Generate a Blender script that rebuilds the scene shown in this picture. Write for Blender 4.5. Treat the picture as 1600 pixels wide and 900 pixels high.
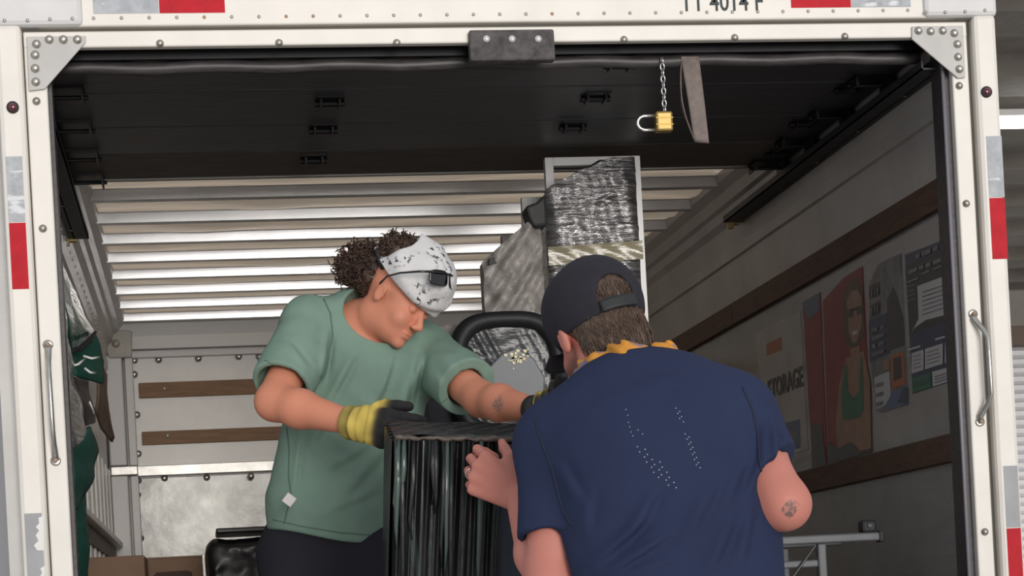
import bpy, bmesh, math, random
import numpy as np
from mathutils import Vector, Matrix
random.seed(7); np.random.seed(7)
for o in list(bpy.data.objects): bpy.data.objects.remove(o)
scene = bpy.context.scene; COL = scene.collection
PI = math.pi

# ------------------------------------------------------------------ camera
F_PX, PPX, PPY = 3200.0, 800.0, 949.0
CAM = np.array([-0.785, -5.0, 0.44]); YAW = math.radians(8.53); ROLL = math.radians(3.05)
_d = np.array([math.sin(YAW), math.cos(YAW), 0]); _r0 = np.array([math.cos(YAW), -math.sin(YAW), 0]); _u0 = np.array([0, 0, 1.])
_R = math.cos(ROLL)*_r0 - math.sin(ROLL)*_u0; _U = math.sin(ROLL)*_r0 + math.cos(ROLL)*_u0
cd = bpy.data.cameras.new('camera'); cam = bpy.data.objects.new('camera', cd); COL.objects.link(cam)
cd.sensor_width = 36; cd.lens = F_PX/1600*36; cd.shift_y = (PPY-450)/1600; cd.clip_end = 200
cam.matrix_world = Matrix(((_R[0], _U[0], -_d[0], CAM[0]), (_R[1], _U[1], -_d[1], CAM[1]), (_R[2], _U[2], -_d[2], CAM[2]), (0, 0, 0, 1)))
scene.camera = cam

# ------------------------------------------------------------------ world, sun, exposure
w = bpy.data.worlds.new('world'); scene.world = w; w.use_nodes = True
bg = w.node_tree.nodes['Background']; bg.inputs[0].default_value = (0.93, 0.95, 1.0, 1); bg.inputs[1].default_value = 0.55
sd = bpy.data.lights.new('daylight', 'SUN'); sd.energy = 2.05; sd.angle = math.radians(26); sd.color = (1.0, .95, .89)
so = bpy.data.objects.new('daylight', sd); COL.objects.link(so)
so.rotation_euler = Vector((-0.17, 1.0, -0.05)).to_track_quat('-Z', 'Y').to_euler(); so.location = (1, -9, 5)
vs = scene.view_settings; vs.view_transform = 'Standard'; vs.look = 'None'; vs.exposure = 0.0; vs.gamma = 1.0; vs.use_curve_mapping = False

# ------------------------------------------------------------------ measuring: a pixel of the photograph and a depth give a point of the place
def ray(x, y): return _d + _R*(x-PPX)/F_PX + _U*(PPY-y)/F_PX
def at(x, y, Y): v = ray(x, y); return CAM + v*(Y-CAM[1])/v[1]
def atX(x, y, X): v = ray(x, y); return CAM + v*(X-CAM[0])/v[0]
def atZ(x, y, Z): v = ray(x, y); return CAM + v*(Z-CAM[2])/v[2]
def V3(p): return np.array(p, float)

# ------------------------------------------------------------------ materials
MATS = {}
def mat(name, col=(.5, .5, .5), rough=.5, metal=0., noise=None, bump=None, spec=.5, coat=0., vcol=None, emit=None, sss=0., alpha=None, trans=0., coord='Object', tatt=None, streak=None):
    """noise=(scale, amount[, (sx,sy,sz)])  bump=(scale, strength, dist[, (sx,sy,sz)])"""
    if name in MATS: return MATS[name]
    m = bpy.data.materials.new(name); m.use_nodes = True; nt = m.node_tree; N = nt.nodes; L = nt.links
    b = N['Principled BSDF']; b.inputs['Roughness'].default_value = rough; b.inputs['Metallic'].default_value = metal
    b.inputs['Specular IOR Level'].default_value = spec; b.inputs['Coat Weight'].default_value = coat; b.inputs['Coat Roughness'].default_value = .08
    b.inputs['Base Color'].default_value = (*col, 1)
    if sss: b.inputs['Subsurface Weight'].default_value = sss; b.inputs['Subsurface Radius'].default_value = (.012, .005, .003); b.inputs['Subsurface Scale'].default_value = 1
    if trans: b.inputs['Transmission Weight'].default_value = trans
    if alpha is not None: b.inputs['Alpha'].default_value = alpha
    if emit: b.inputs['Emission Color'].default_value = (*emit[0], 1); b.inputs['Emission Strength'].default_value = emit[1]
    tc = N.new('ShaderNodeTexCoord')
    def coords(s):
        mp = N.new('ShaderNodeMapping'); mp.inputs['Scale'].default_value = s; L.new(tc.outputs[coord], mp.inputs[0]); return mp.outputs[0]
    cur = None
    if vcol:
        a = N.new('ShaderNodeVertexColor'); a.layer_name = vcol; cur = a.outputs['Color']
    if noise:
        s = noise[2] if len(noise) > 2 else (1, 1, 1)
        n = N.new('ShaderNodeTexNoise'); n.inputs['Scale'].default_value = noise[0]; n.inputs['Detail'].default_value = 5; n.inputs['Roughness'].default_value = .62
        L.new(coords(s), n.inputs['Vector'])
        mr = N.new('ShaderNodeMapRange'); mr.inputs[1].default_value = .28; mr.inputs[2].default_value = .72; mr.inputs[3].default_value = 1-noise[1]; mr.inputs[4].default_value = 1+noise[1]
        L.new(n.outputs['Fac'], mr.inputs[0])
        mx = N.new('ShaderNodeMix'); mx.data_type = 'RGBA'; mx.blend_type = 'MULTIPLY'; mx.inputs[0].default_value = 1
        if cur is not None: L.new(cur, mx.inputs[6])
        else: mx.inputs[6].default_value = (*col, 1)
        L.new(mr.outputs[0], mx.inputs[7]); cur = mx.outputs[2]
    if tatt:
        for (c, r, sc, ink) in tatt:
            g = N.new('ShaderNodeNewGeometry'); dn = N.new('ShaderNodeVectorMath'); dn.operation = 'DISTANCE'; dn.inputs[1].default_value = tuple(c); L.new(g.outputs['Position'], dn.inputs[0])
            n = N.new('ShaderNodeTexNoise'); n.inputs['Scale'].default_value = sc; n.inputs['Detail'].default_value = 2; L.new(g.outputs['Position'], n.inputs['Vector'])
            e = N.new('ShaderNodeMath'); e.operation = 'MULTIPLY_ADD'; e.inputs[1].default_value = r*1.6; e.inputs[2].default_value = -r*.8; L.new(n.outputs['Fac'], e.inputs[0])
            ad = N.new('ShaderNodeMath'); L.new(dn.outputs['Value'], ad.inputs[0]); L.new(e.outputs[0], ad.inputs[1])
            mr = N.new('ShaderNodeMapRange'); mr.inputs[1].default_value = r*.75; mr.inputs[2].default_value = r*1.05; mr.inputs[3].default_value = 1; mr.inputs[4].default_value = 0; L.new(ad.outputs[0], mr.inputs[0])
            n2 = N.new('ShaderNodeTexNoise'); n2.inputs['Scale'].default_value = sc*2.4; L.new(g.outputs['Position'], n2.inputs['Vector'])
            m2 = N.new('ShaderNodeMapRange'); m2.inputs[1].default_value = .42; m2.inputs[2].default_value = .58; m2.inputs[3].default_value = .25; m2.inputs[4].default_value = .85; L.new(n2.outputs['Fac'], m2.inputs[0])
            mu = N.new('ShaderNodeMath'); mu.operation = 'MULTIPLY'; L.new(mr.outputs[0], mu.inputs[0]); L.new(m2.outputs[0], mu.inputs[1])
            mx = N.new('ShaderNodeMix'); mx.data_type = 'RGBA'; L.new(mu.outputs[0], mx.inputs[0])
            if cur is not None: L.new(cur, mx.inputs[6])
            else: mx.inputs[6].default_value = (*col, 1)
            mx.inputs[7].default_value = (*ink, 1); cur = mx.outputs[2]
    if streak:   # (colour, scale, lo, hi, (sx,sy,sz)) marks of another colour
        c2, sc, lo, hi, s = streak
        n = N.new('ShaderNodeTexNoise'); n.inputs['Scale'].default_value = sc; n.inputs['Detail'].default_value = 3; L.new(coords(s), n.inputs['Vector'])
        mr = N.new('ShaderNodeMapRange'); mr.inputs[1].default_value = lo; mr.inputs[2].default_value = hi; L.new(n.outputs['Fac'], mr.inputs[0])
        mx = N.new('ShaderNodeMix'); mx.data_type = 'RGBA'; L.new(mr.outputs[0], mx.inputs[0])
        if cur is not None: L.new(cur, mx.inputs[6])
        else: mx.inputs[6].default_value = (*col, 1)
        mx.inputs[7].default_value = (*c2, 1); cur = mx.outputs[2]
    if cur is not None: L.new(cur, b.inputs['Base Color'])
    if bump:
        s = bump[3] if len(bump) > 3 else (1, 1, 1)
        n = N.new('ShaderNodeTexNoise'); n.inputs['Scale'].default_value = bump[0]; n.inputs['Detail'].default_value = 4
        L.new(coords(s), n.inputs['Vector'])
        bp = N.new('ShaderNodeBump'); bp.inputs['Strength'].default_value = bump[1]; bp.inputs['Distance'].default_value = bump[2]
        L.new(n.outputs['Fac'], bp.inputs['Height']); L.new(bp.outputs[0], b.inputs['Normal'])
    MATS[name] = m; return m

PAINT = mat('truck_paint', (.78, .745, .69), .38, noise=(7, .05), bump=(60, .06, .002))
PAINT2 = mat('cap_paint', (.66, .66, .66), .42, noise=(9, .06))
GREYP = mat('gusset_paint', (.50, .49, .475), .5, noise=(14, .09))
STEEL = mat('bolt_steel', (.40, .385, .35), .42, .75, noise=(80, .35))
RUSTY = mat('rusty_rivet', (.38, .27, .19), .7, .3, noise=(90, .4))
RUBBER = mat('black_rubber', (.018, .018, .02), .6, noise=(30, .4))
SEAL = mat('seal_rubber', (.045, .04, .042), .45, noise=(12, .6, (1, 6, 6)))
BLOCKM = mat('scuffed_rubber', (.085, .078, .078), .8, noise=(40, .5), bump=(120, .5, .004))
TAPEW = mat('reflective_white', (.42, .44, .47), .48, .0, noise=(30, .22, (1, 1, 1)), bump=(45, .4, .004), spec=.3, streak=((.7, .72, .74), 16, .6, .68, (1, 1, 3)))
TAPER = mat('reflective_red', (.50, .006, .018), .5, noise=(25, .12), bump=(45, .3, .003), spec=.2)
BLACKG = mat('groove_dark', (.16, .15, .13), .8)
LENSR = mat('marker_lens', (.11, .015, .03), .15, coat=.8)
CHROME = mat('handle_metal', (.52, .51, .48), .28, .9, noise=(40, .2))
INK = mat('print_black', (.03, .04, .045), .6)

# ------------------------------------------------------------------ mesh helpers
class MB:
    def __init__(s): s.v = []; s.f = []; s.m = []
    def add(s, vs, fs, mi=0):
        o = len(s.v); s.v += [tuple(map(float, p)) for p in vs]; s.f += [tuple(i+o for i in f) for f in fs]; s.m += [mi]*len(fs); return s
    def box(s, lo, hi, mi=0, M=None):
        x0, y0, z0 = lo; x1, y1, z1 = hi
        v = [(x0, y0, z0), (x1, y0, z0), (x1, y1, z0), (x0, y1, z0), (x0, y0, z1), (x1, y0, z1), (x1, y1, z1), (x0, y1, z1)]
        if M is not None: v = [M @ Vector(p) for p in v]
        return s.add(v, [(0, 3, 2, 1), (4, 5, 6, 7), (0, 1, 5, 4), (1, 2, 6, 5), (2, 3, 7, 6), (3, 0, 4, 7)], mi)
    def prism(s, poly, depth, mi=0):
        """poly: world points in order; depth: vector"""
        n = len(poly); a = [V3(p) for p in poly]; b = [p+V3(depth) for p in a]
        fs = [tuple(range(n)), tuple(range(2*n-1, n-1, -1))] + [(i, i+n, (i+1) % n+n, (i+1) % n) for i in range(n)]
        return s.add(a+b, fs, mi)
    def poly(s, pts, mi=0): return s.add(pts, [tuple(range(len(pts)))], mi)
    def tube(s, path, r, n=8, mi=0, cap=True, flat=1.0, ref=None):
        P = [V3(p) for p in path]; rs = r if hasattr(r, '__len__') else [r]*len(P); vs = []; prev = V3(ref) if ref is not None else None
        for i, p in enumerate(P):
            t = P[min(i+1, len(P)-1)]-P[max(i-1, 0)]; t = t/(np.linalg.norm(t)+1e-12)
            if prev is None: prev = np.array([0, 0, 1.]) if abs(t[2]) < .9 else np.array([1., 0, 0])
            a = prev-t*(prev@t); a /= np.linalg.norm(a)+1e-12; prev = a; c = np.cross(t, a)
            for k in range(n):
                q = 2*PI*k/n; vs.append(p+rs[i]*(math.cos(q)*a+flat*math.sin(q)*c))
        fs = []
        for i in range(len(P)-1):
            for k in range(n): fs.append((i*n+k, i*n+(k+1) % n, (i+1)*n+(k+1) % n, (i+1)*n+k))
        if cap: fs += [tuple(range(n-1, -1, -1)), tuple(range((len(P)-1)*n, len(P)*n))]
        return s.add(vs, fs, mi)
    def lathe(s, c, axis, prof, n=16, mi=0):
        """prof: list of (radius, height along axis)"""
        c = V3(c); ax = V3(axis)/np.linalg.norm(axis); a = np.cross(ax, [0, 0, 1.]) if abs(ax[2]) < .9 else np.cross(ax, [1., 0, 0]); a /= np.linalg.norm(a); b = np.cross(ax, a)
        vs = []
        for (r, h) in prof:
            for k in range(n): q = 2*PI*k/n; vs.append(c+ax*h+r*(math.cos(q)*a+math.sin(q)*b))
        fs = [(i*n+k, i*n+(k+1) % n, (i+1)*n+(k+1) % n, (i+1)*n+k) for i in range(len(prof)-1) for k in range(n)]
        fs += [tuple(range(n-1, -1, -1)), tuple(range((len(prof)-1)*n, len(prof)*n))]
        return s.add(vs, fs, mi)
    def grid(s, fn, nu, nv, mi=0, closed=False):
        vs = [fn(i/nu, j/nv) for i in range(nu+1) for j in range(nv+1)]
        fs = [(i*(nv+1)+j, (i+1)*(nv+1)+j, (i+1)*(nv+1)+j+1, i*(nv+1)+j+1) for i in range(nu) for j in range(nv)]
        return s.add(vs, fs, mi)
    def build(s, name, m, parent=None, smooth=False, bevel=0, fix=True):
        me = bpy.data.meshes.new(name); me.from_pydata(s.v, [], s.f)
        for q in (m if isinstance(m, (list, tuple)) else [m]): me.materials.append(q)
        for p, i in zip(me.polygons, s.m): p.material_index = i
        if fix:
            bm = bmesh.new(); bm.from_mesh(me); bmesh.ops.recalc_face_normals(bm, faces=bm.faces); bm.to_mesh(me); bm.free()
        if smooth: me.polygons.foreach_set('use_smooth', [True]*len(me.polygons))
        return link(name, me, parent, bevel)
def link(name, me, parent=None, bevel=0, loc=None):
    o = bpy.data.objects.new(name, me); COL.objects.link(o)
    if loc is not None: o.location = tuple(loc)
    if parent is not None:
        o.parent = parent
        if parent.type == 'EMPTY': o.matrix_parent_inverse = Matrix.Translation(-parent.location)
        elif parent.location.length > 0: o.matrix_parent_inverse = Matrix.Translation(-parent.location)
    elif loc is None and len(me.vertices):
        co = np.empty(len(me.vertices)*3); me.vertices.foreach_get('co', co); co = co.reshape(-1, 3)
        b = Vector(((co[:, 0].min()+co[:, 0].max())/2, (co[:, 1].min()+co[:, 1].max())/2, co[:, 2].min()))
        me.transform(Matrix.Translation(-b)); o.location = b
    if bevel:
        bv = o.modifiers.new('bevel', 'BEVEL'); bv.width = bevel; bv.segments = 2; bv.limit_method = 'ANGLE'
    return o
def thing(name, label, cat, loc, group=None):
    o = bpy.data.objects.new(name, None); COL.objects.link(o); o.location = tuple(map(float, loc)); o.empty_display_size = .1
    return tag(o, label, cat, group)
def tag(o, label=None, cat=None, group=None, kind=None):
    if label: o['label'] = label
    if cat: o['category'] = cat
    if group: o['group'] = group
    if kind: o['kind'] = kind
    return o
def struct(name, mb, m, parent=None, **k):
    o = mb.build(name, m, parent, **k)
    if parent is None: o['kind'] = 'structure'
    return o
def put(name, me, loc, parent, rot=None):
    o = bpy.data.objects.new(name, me); COL.objects.link(o); o.location = tuple(map(float, loc))
    if rot is not None: o.rotation_euler = rot
    if parent is not None:
        o.parent = parent; o.matrix_parent_inverse = Matrix.Translation(-parent.location)
    return o
def mesh_of(mb, name, m, smooth=False):
    o = mb.build(name, m, None, smooth); me = o.data; off = o.location.copy(); bpy.data.objects.remove(o); me.transform(Matrix.Translation(off)); return me
def text_mesh(txt, size, m, name, ext=.0004, bold=0.0):
    c = bpy.data.curves.new(name, 'FONT'); c.body = txt; c.size = size; c.extrude = ext; c.offset = bold; c.resolution_u = 3
    o = bpy.data.objects.new(name, c); COL.objects.link(o); dg = bpy.context.evaluated_depsgraph_get(); me = bpy.data.meshes.new_from_object(o.evaluated_get(dg))
    bpy.data.objects.remove(o); me.materials.clear(); me.materials.append(m); return me
def lettering(txt, origin, xdir, zdir, width, height, m, parent, name='lettering', bold=0.0):
    """places flat text so that it spans width x height from origin (lower left)"""
    me = text_mesh(txt, 1.0, m, name, .002, bold)
    co = np.empty(len(me.vertices)*3); me.vertices.foreach_get('co', co); co = co.reshape(-1, 3)
    mn, mx = co.min(0), co.max(0); u = (co[:, 0]-mn[0])/(mx[0]-mn[0]); v = (co[:, 1]-mn[1])/(mx[1]-mn[1])
    x = V3(xdir)/np.linalg.norm(xdir); z = V3(zdir)/np.linalg.norm(zdir); n = np.cross(x, z)
    P = V3(origin)+np.outer(u*width, x)+np.outer(v*height, z)+np.outer(co[:, 2]*.2, n)
    me.vertices.foreach_set('co', P.ravel()); me.update()
    return link(name, me, parent)

# ------------------------------------------------------------------ implicit surfaces for bodies and cloth
def smin(a, b, k):
    if k <= 0: return np.minimum(a, b)
    h = np.clip(.5+.5*(b-a)/k, 0, 1); return b*(1-h)+a*h-k*h*(1-h)
def smax(a, b, k): return -smin(-a, -b, k)
def d_cone(P, a, b, ra, rb, sq=None):
    a = V3(a).astype(np.float32); ba = (V3(b)-V3(a)).astype(np.float32); q = P-a
    t = np.clip((q@ba)/(ba@ba+1e-12), 0, 1); w_ = q-t[:, None]*ba
    if sq is not None:      # (direction, factor): squash across a direction
        dr = V3(sq[0]).astype(np.float32); dr = dr/np.linalg.norm(dr); w_ = w_+np.outer((w_@dr)*(1/sq[1]-1), dr).astype(np.float32)
    return np.sqrt((w_*w_).sum(1))-(ra+(rb-ra)*t)
def d_ell(P, c, r, M=None):
    q = P-V3(c).astype(np.float32)
    if M is not None: q = q@M.astype(np.float32)      # columns of M: local axes in world
    r = np.array(r, np.float32); k0 = np.sqrt(((q/r)**2).sum(1)); k1 = np.sqrt(((q/(r*r))**2).sum(1))+1e-9
    return k0*(k0-1)/k1
def _gap(p, lo, hi):
    if p[0] in 'cq': a = np.minimum(p[1], p[2])-max(p[3], p[4]); b = np.maximum(p[1], p[2])+max(p[3], p[4])
    else: m_ = max(p[2]); a = V3(p[1])-m_; b = V3(p[1])+m_
    g = np.maximum(0, np.maximum(a-hi, lo-b)); return math.sqrt((g*g).sum())
def evalp(P, prims):
    d = None
    if len(prims) > 3 and len(P) > 2000:
        lo, hi = P.min(0), P.max(0); g = [_gap(p, lo, hi) for p in prims]; mn = min(gi for gi, p in zip(g, prims) if p[0] != 's')
        prims = [p for gi, p in zip(g, prims) if gi <= max(.07, mn+1e-6)]
        while prims[0][0] == 's': prims = prims[1:]
    for p in prims:
        if p[0] == 'c': e = d_cone(P, *p[1:5]); k = p[5]
        elif p[0] == 'q': e = d_cone(P, p[1], p[2], p[3], p[4], p[6]); k = p[5]
        elif p[0] in 'es': e = d_ell(P, p[1], p[2], p[3]); k = p[4]
        if p[0] == 's': d = smax(d, -e, k)
        else: d = e if d is None else smin(d, e, k)
    return d
def surface(fn, lo, hi, h, B=12):
    lo = V3(lo); hi = V3(hi); n = np.ceil((hi-lo)/h).astype(int); nb = np.ceil(n/B).astype(int)+1; n = nb*B
    ax = [lo[i]+h*(np.arange(nb[i])*B+(B-1)/2) for i in range(3)]
    C = np.stack(np.meshgrid(*ax, indexing='ij'), -1).reshape(-1, 3).astype(np.float32)
    dc = fn(C); act = np.abs(dc) < h*B*.87*1.9+.012
    Vv = np.repeat(np.repeat(np.repeat(np.sign(dc).reshape(nb).astype(np.float32), B, 0), B, 1), B, 2)
    off = np.stack(np.meshgrid(*[np.arange(B)]*3, indexing='ij'), -1).reshape(-1, 3)
    ids = np.stack(np.unravel_index(np.nonzero(act)[0], nb), -1)
    ids = ids[np.lexsort((ids[:, 0], ids[:, 1], ids[:, 2], ids[:, 0]//4, ids[:, 1]//4, ids[:, 2]//4))]
    g = (ids[:, None, :]*B+off[None]).reshape(-1, 3)
    CH = B**3*24
    for s in range(0, len(g), CH):
        q = g[s:s+CH]; Vv[q[:, 0], q[:, 1], q[:, 2]] = fn((lo+h*q).astype(np.float32))
    S = Vv < 0; c = [(i, j, k) for i in (0, 1) for j in (0, 1) for k in (0, 1)]
    sl = lambda A, o: A[o[0]:A.shape[0]-1+o[0], o[1]:A.shape[1]-1+o[1], o[2]:A.shape[2]-1+o[2]]
    cnt = sum(sl(S, o).astype(np.int8) for o in c); mk = (cnt > 0) & (cnt < 8)
    I = np.stack(np.nonzero(mk), -1); idx = -np.ones(mk.shape, np.int64); idx[mk] = np.arange(len(I))
    acc = np.zeros((len(I), 3)); num = np.zeros(len(I))
    for o in c:
        for a in range(3):
            if o[a]: continue
            o2 = list(o); o2[a] = 1
            v0 = Vv[I[:, 0]+o[0], I[:, 1]+o[1], I[:, 2]+o[2]]; v1 = Vv[I[:, 0]+o2[0], I[:, 1]+o2[1], I[:, 2]+o2[2]]
            x = (v0 < 0) != (v1 < 0); t = np.where(x, v0/(v0-v1+1e-20), 0); p = np.tile(np.array(o, float), (len(I), 1)); p[:, a] += t
            acc += p*x[:, None]; num += x
    verts = lo+h*(I+acc/num[:, None]); faces = []
    for a in range(3):
        b_, c_ = (a+1) % 3, (a+2) % 3; s0 = [slice(None)]*3; s1 = [slice(None)]*3; s0[a] = slice(0, -1); s1[a] = slice(1, None)
        A0 = S[tuple(s0)]; A1 = S[tuple(s1)]; E = np.stack(np.nonzero(A0 != A1), -1)
        E = E[(E[:, b_] > 0) & (E[:, c_] > 0) & (E[:, b_] < S.shape[b_]-1) & (E[:, c_] < S.shape[c_]-1)]
        def cell(db, dc_): q = E.copy(); q[:, b_] -= db; q[:, c_] -= dc_; return idx[q[:, 0], q[:, 1], q[:, 2]]
        Q = np.stack([cell(1, 1), cell(0, 1), cell(0, 0), cell(1, 0)], -1); fl = ~A0[E[:, 0], E[:, 1], E[:, 2]]
        Q[fl] = Q[fl][:, ::-1]; faces.append(Q[(Q >= 0).all(1)])
    return verts, np.concatenate(faces)
def sdf_obj(name, fn, lo, hi, h, m, parent, color=None, smooth_it=1):
    v, f = surface(fn, lo, hi, h)
    me = bpy.data.meshes.new(name); me.vertices.add(len(v)); me.vertices.foreach_set('co', v.ravel()); me.loops.add(len(f)*4); me.polygons.add(len(f))
    me.polygons.foreach_set('loop_start', np.arange(len(f))*4); me.loops.foreach_set('vertex_index', f.ravel().astype(np.int32)); me.update(calc_edges=True); me.validate()
    if smooth_it:
        bm = bmesh.new(); bm.from_mesh(me)
        for _ in range(smooth_it): bmesh.ops.smooth_vert(bm, verts=bm.verts, factor=.5, use_axis_x=True, use_axis_y=True, use_axis_z=True)
        bm.to_mesh(me); bm.free()
    me.polygons.foreach_set('use_smooth', [True]*len(me.polygons)); me.materials.append(m)
    if color is not None:
        co = np.empty(len(me.vertices)*3); me.vertices.foreach_get('co', co); c = color(co.reshape(-1, 3))
        a = me.color_attributes.new('Col', 'FLOAT_COLOR', 'POINT'); a.data.foreach_set('color', np.concatenate([c, np.ones((len(c), 1))], 1).ravel())
    return link(name, me, parent)
def wav(P, f, ph=0.): # smooth pseudo noise
    x, y, z = P[:, 0]*f, P[:, 1]*f, P[:, 2]*f
    return (np.sin(x*1.0+1.7*np.sin(z*.9+ph)+ph)+np.sin(z*1.13+1.3*np.sin(y*1.1+x*.6)+2*ph)+np.sin(y*1.21+1.5*np.sin(x*.83+z*.4)+3*ph))/3

# ================================================================== THE SETTING: truck box
XL, XR, YF, ZC = -1.20, 1.20, 5.0, 1.93     # inside faces of the walls, front wall, roof
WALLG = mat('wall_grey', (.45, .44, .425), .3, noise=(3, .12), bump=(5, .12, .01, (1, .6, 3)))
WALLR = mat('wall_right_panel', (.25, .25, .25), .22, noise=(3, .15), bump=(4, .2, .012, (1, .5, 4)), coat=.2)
WHITEP = mat('panel_white', (.82, .81, .80), .35, noise=(8, .06))
FLOORM = mat('floor_wood', (.23, .14, .08), .55, noise=(6, .25, (8, 1, 1)))
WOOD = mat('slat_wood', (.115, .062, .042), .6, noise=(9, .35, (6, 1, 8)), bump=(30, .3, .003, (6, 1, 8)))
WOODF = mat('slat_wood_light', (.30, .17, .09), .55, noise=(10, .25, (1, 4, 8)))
ALU = mat('roof_skin_metal', (.70, .58, .46), .18, .9, noise=(3, .12), bump=(3.2, .5, .03, (1.2, 2.6, 1)))
def add_translucent(m, col, fac):       # thin sheet that lets some daylight through
    nt = m.node_tree; t = nt.nodes.new('ShaderNodeBsdfTranslucent'); t.inputs[0].default_value = (*col, 1); x = nt.nodes.new('ShaderNodeMixShader'); x.inputs[0].default_value = fac
    nt.links.new(nt.nodes['Principled BSDF'].outputs[0], x.inputs[1]); nt.links.new(t.outputs[0], x.inputs[2]); nt.links.new(x.outputs[0], nt.nodes['Material Output'].inputs[0])
add_translucent(ALU, (.9, .74, .56), .42)
BOW = mat('roof_bow_white', (.88, .89, .92), .22, .35, noise=(6, .08))
COVE = mat('cove_grey', (.50, .48, .465), .35, .2, noise=(4, .12, (1, 1, 1)))
GALV = mat('kick_plate_metal', (.34, .335, .32), .30, .35, noise=(5, .38), bump=(7, .35, .012))  # strong mottling puts the plate's uneven reflections into its colour
PANELG = mat('front_panel_grey', (.78, .77, .755), .4, .15, noise=(6, .06), bump=(20, .12, .003))
DOORM = mat('door_panel_dark', (.042, .044, .052), .42, noise=(4, .25, (1, 5, 1)), bump=(14, .35, .004, (1, 4, 1)))
DOOREDGE = mat('door_panel_scuffed', (.085, .075, .07), .55, noise=(9, .35, (1, 3, 1)))
TRACK = mat('track_metal', (.055, .057, .062), .5, .5, noise=(20, .3))
HINGE = mat('hinge_dark', (.018, .018, .02), .4, .6)
BRASSY = mat('bracket_yellow', (.45, .34, .14), .45, .5)

# truck floor with boards
b = MB().box((XL, -.02, -.1), (XR, YF+.1, -.02)); floor = struct('floor', b, FLOORM)
me = mesh_of(MB().box((0, 0, -.02), (.145, YF, 0)), 'plank', FLOORM)
for i in range(16): put('plank', me, (XL+.02+i*.1475, 0, 0), floor)
# left wall
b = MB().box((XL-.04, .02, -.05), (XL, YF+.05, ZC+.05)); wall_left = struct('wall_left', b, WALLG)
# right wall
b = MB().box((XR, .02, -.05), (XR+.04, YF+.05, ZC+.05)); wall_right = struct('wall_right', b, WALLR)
def slat(parent, X, side, z0, z1, y0, y1, m, t=.018):
    lo, hi = sorted((X, X+side*t)); return MB().box((lo, y0, z0), (hi, y1, z1)).build('wood_slat', m, parent, bevel=.003)
zU0, zU1, zL0, zL1 = 1.432, 1.512, .763, .838
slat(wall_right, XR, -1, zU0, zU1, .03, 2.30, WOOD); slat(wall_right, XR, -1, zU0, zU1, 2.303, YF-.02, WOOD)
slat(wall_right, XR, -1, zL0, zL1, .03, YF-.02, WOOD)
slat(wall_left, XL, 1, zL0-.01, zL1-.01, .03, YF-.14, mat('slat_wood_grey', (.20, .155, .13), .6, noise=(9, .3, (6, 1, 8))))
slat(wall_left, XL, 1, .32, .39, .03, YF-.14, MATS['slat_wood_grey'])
# ribbed white lower panelling of the left wall
for (z0, z1) in ((.85, 1.18), (.40, .815), (.02, .31)):
    pb = MB().box((XL, 1.9, z0), (XL+.006, YF-.10, z1)); pn = pb.build('wall_panel', WHITEP, wall_left)
    for k in range(9):
        y = 2.05+k*.33; MB().box((XL+.006, y, z0), (XL+.014, y+.05, z1)).build('panel_rib', WHITEP, pn, bevel=.003)
MB().box((XL, .03, .82), (XL+.05, YF-.1, .846)).build('rail', PANELG, wall_left, bevel=.004)
# coves between side walls and roof, ridged lengthwise
def cove(side, parent):
    X = XL if side < 0 else XR; prof = [(0, 1.50), (.012, 1.66), (.022, 1.665), (.026, 1.70), (.016, 1.705), (.03, 1.78), (.05, 1.80), (.058, 1.83), (.072, 1.84), (.085, 1.875), (.11, 1.90), (.115, ZC)]
    y0 = .05
    v = []; f = []
    for (dx, z) in prof: v += [(X-side*dx, y0, z), (X-side*dx, YF, z)]
    n = len(prof); f = [(2*i, 2*i+1, 2*i+3, 2*i+2) for i in range(n-1)]
    o = MB().add(v, f).build('cove_panel', COVE, parent, fix=False); return o
cl = cove(-1, wall_left); cr = cove(1, wall_right)
RIV = mesh_of(MB().lathe((0, 0, 0), (0, -1, 0), [(.0045, 0), (.0042, .0015), (.0025, .003)], 8), 'rivet', STEEL, True)
RIVR = mesh_of(MB().lathe((0, 0, 0), (0, -1, 0), [(.0045, 0), (.0042, .0015), (.0025, .003)], 8), 'rivet', RUSTY, True)
RIVX = mesh_of(MB().lathe((0, 0, 0), (1, 0, 0), [(.007, 0), (.006, .003), (.003, .005)], 8), 'rivet', mat('rivet_bright', (.75, .75, .74), .25, .7), True)
for k in range(26):
    y = 1.2+k*.14; put('rivet', RIVX, (XL+.022, y, 1.74), wall_left)
# front wall
b = MB().box((XL-.04, YF, -.05), (XR+.04, YF+.05, ZC+.05)); wall_front = struct('wall_front', b, PANELG)
def fz(py, px=300): return at(px, py, YF)[2]
def fx(px, py=650): return at(px, py, YF)[0]
xl, xr = fx(207), XR-.10
def fbox(name, z0, z1, t, m, x0=xl, x1=xr, par=None, bv=.003): return MB().box((x0, YF-t, z0), (x1, YF, z1)).build(name, m, par or wall_front, bevel=bv)
fbox('header_beam', fz(524), fz(500), .03, mat('beam_grey', (.5, .5, .505), .4, .2), XL, XR)
fbox('top_rail', fz(546), fz(525), .075, mat('rail_white', (.86, .855, .86), .35), XL+.1, XR-.1)
fbox('rail_lip', fz(558), fz(549), .05, MATS['rail_white'])
fbox('ledge_beam', fz(742), fz(726), .05, mat('ledge_metal', (.60, .585, .56), .3, .5, noise=(15, .2)), xl-.02)
fbox('kick_plate', .02, fz(744), .012, GALV)
wf = [fbox('wood_slat', fz(620, 300), fz(596, 300), .016, WOODF, fx(217, 610)), fbox('wood_slat', fz(693, 300), fz(672, 300), .016, WOODF, fx(222, 685))]
BOLT = mesh_of(MB().lathe((0, 0, 0), (0, -1, 0), [(.017, 0), (.017, .002), (.010, .003), (.010, .008), (.004, .010)], 12), 'bolt', mat('bolt_bright', (.72, .72, .70), .25, .8), True)
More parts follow.
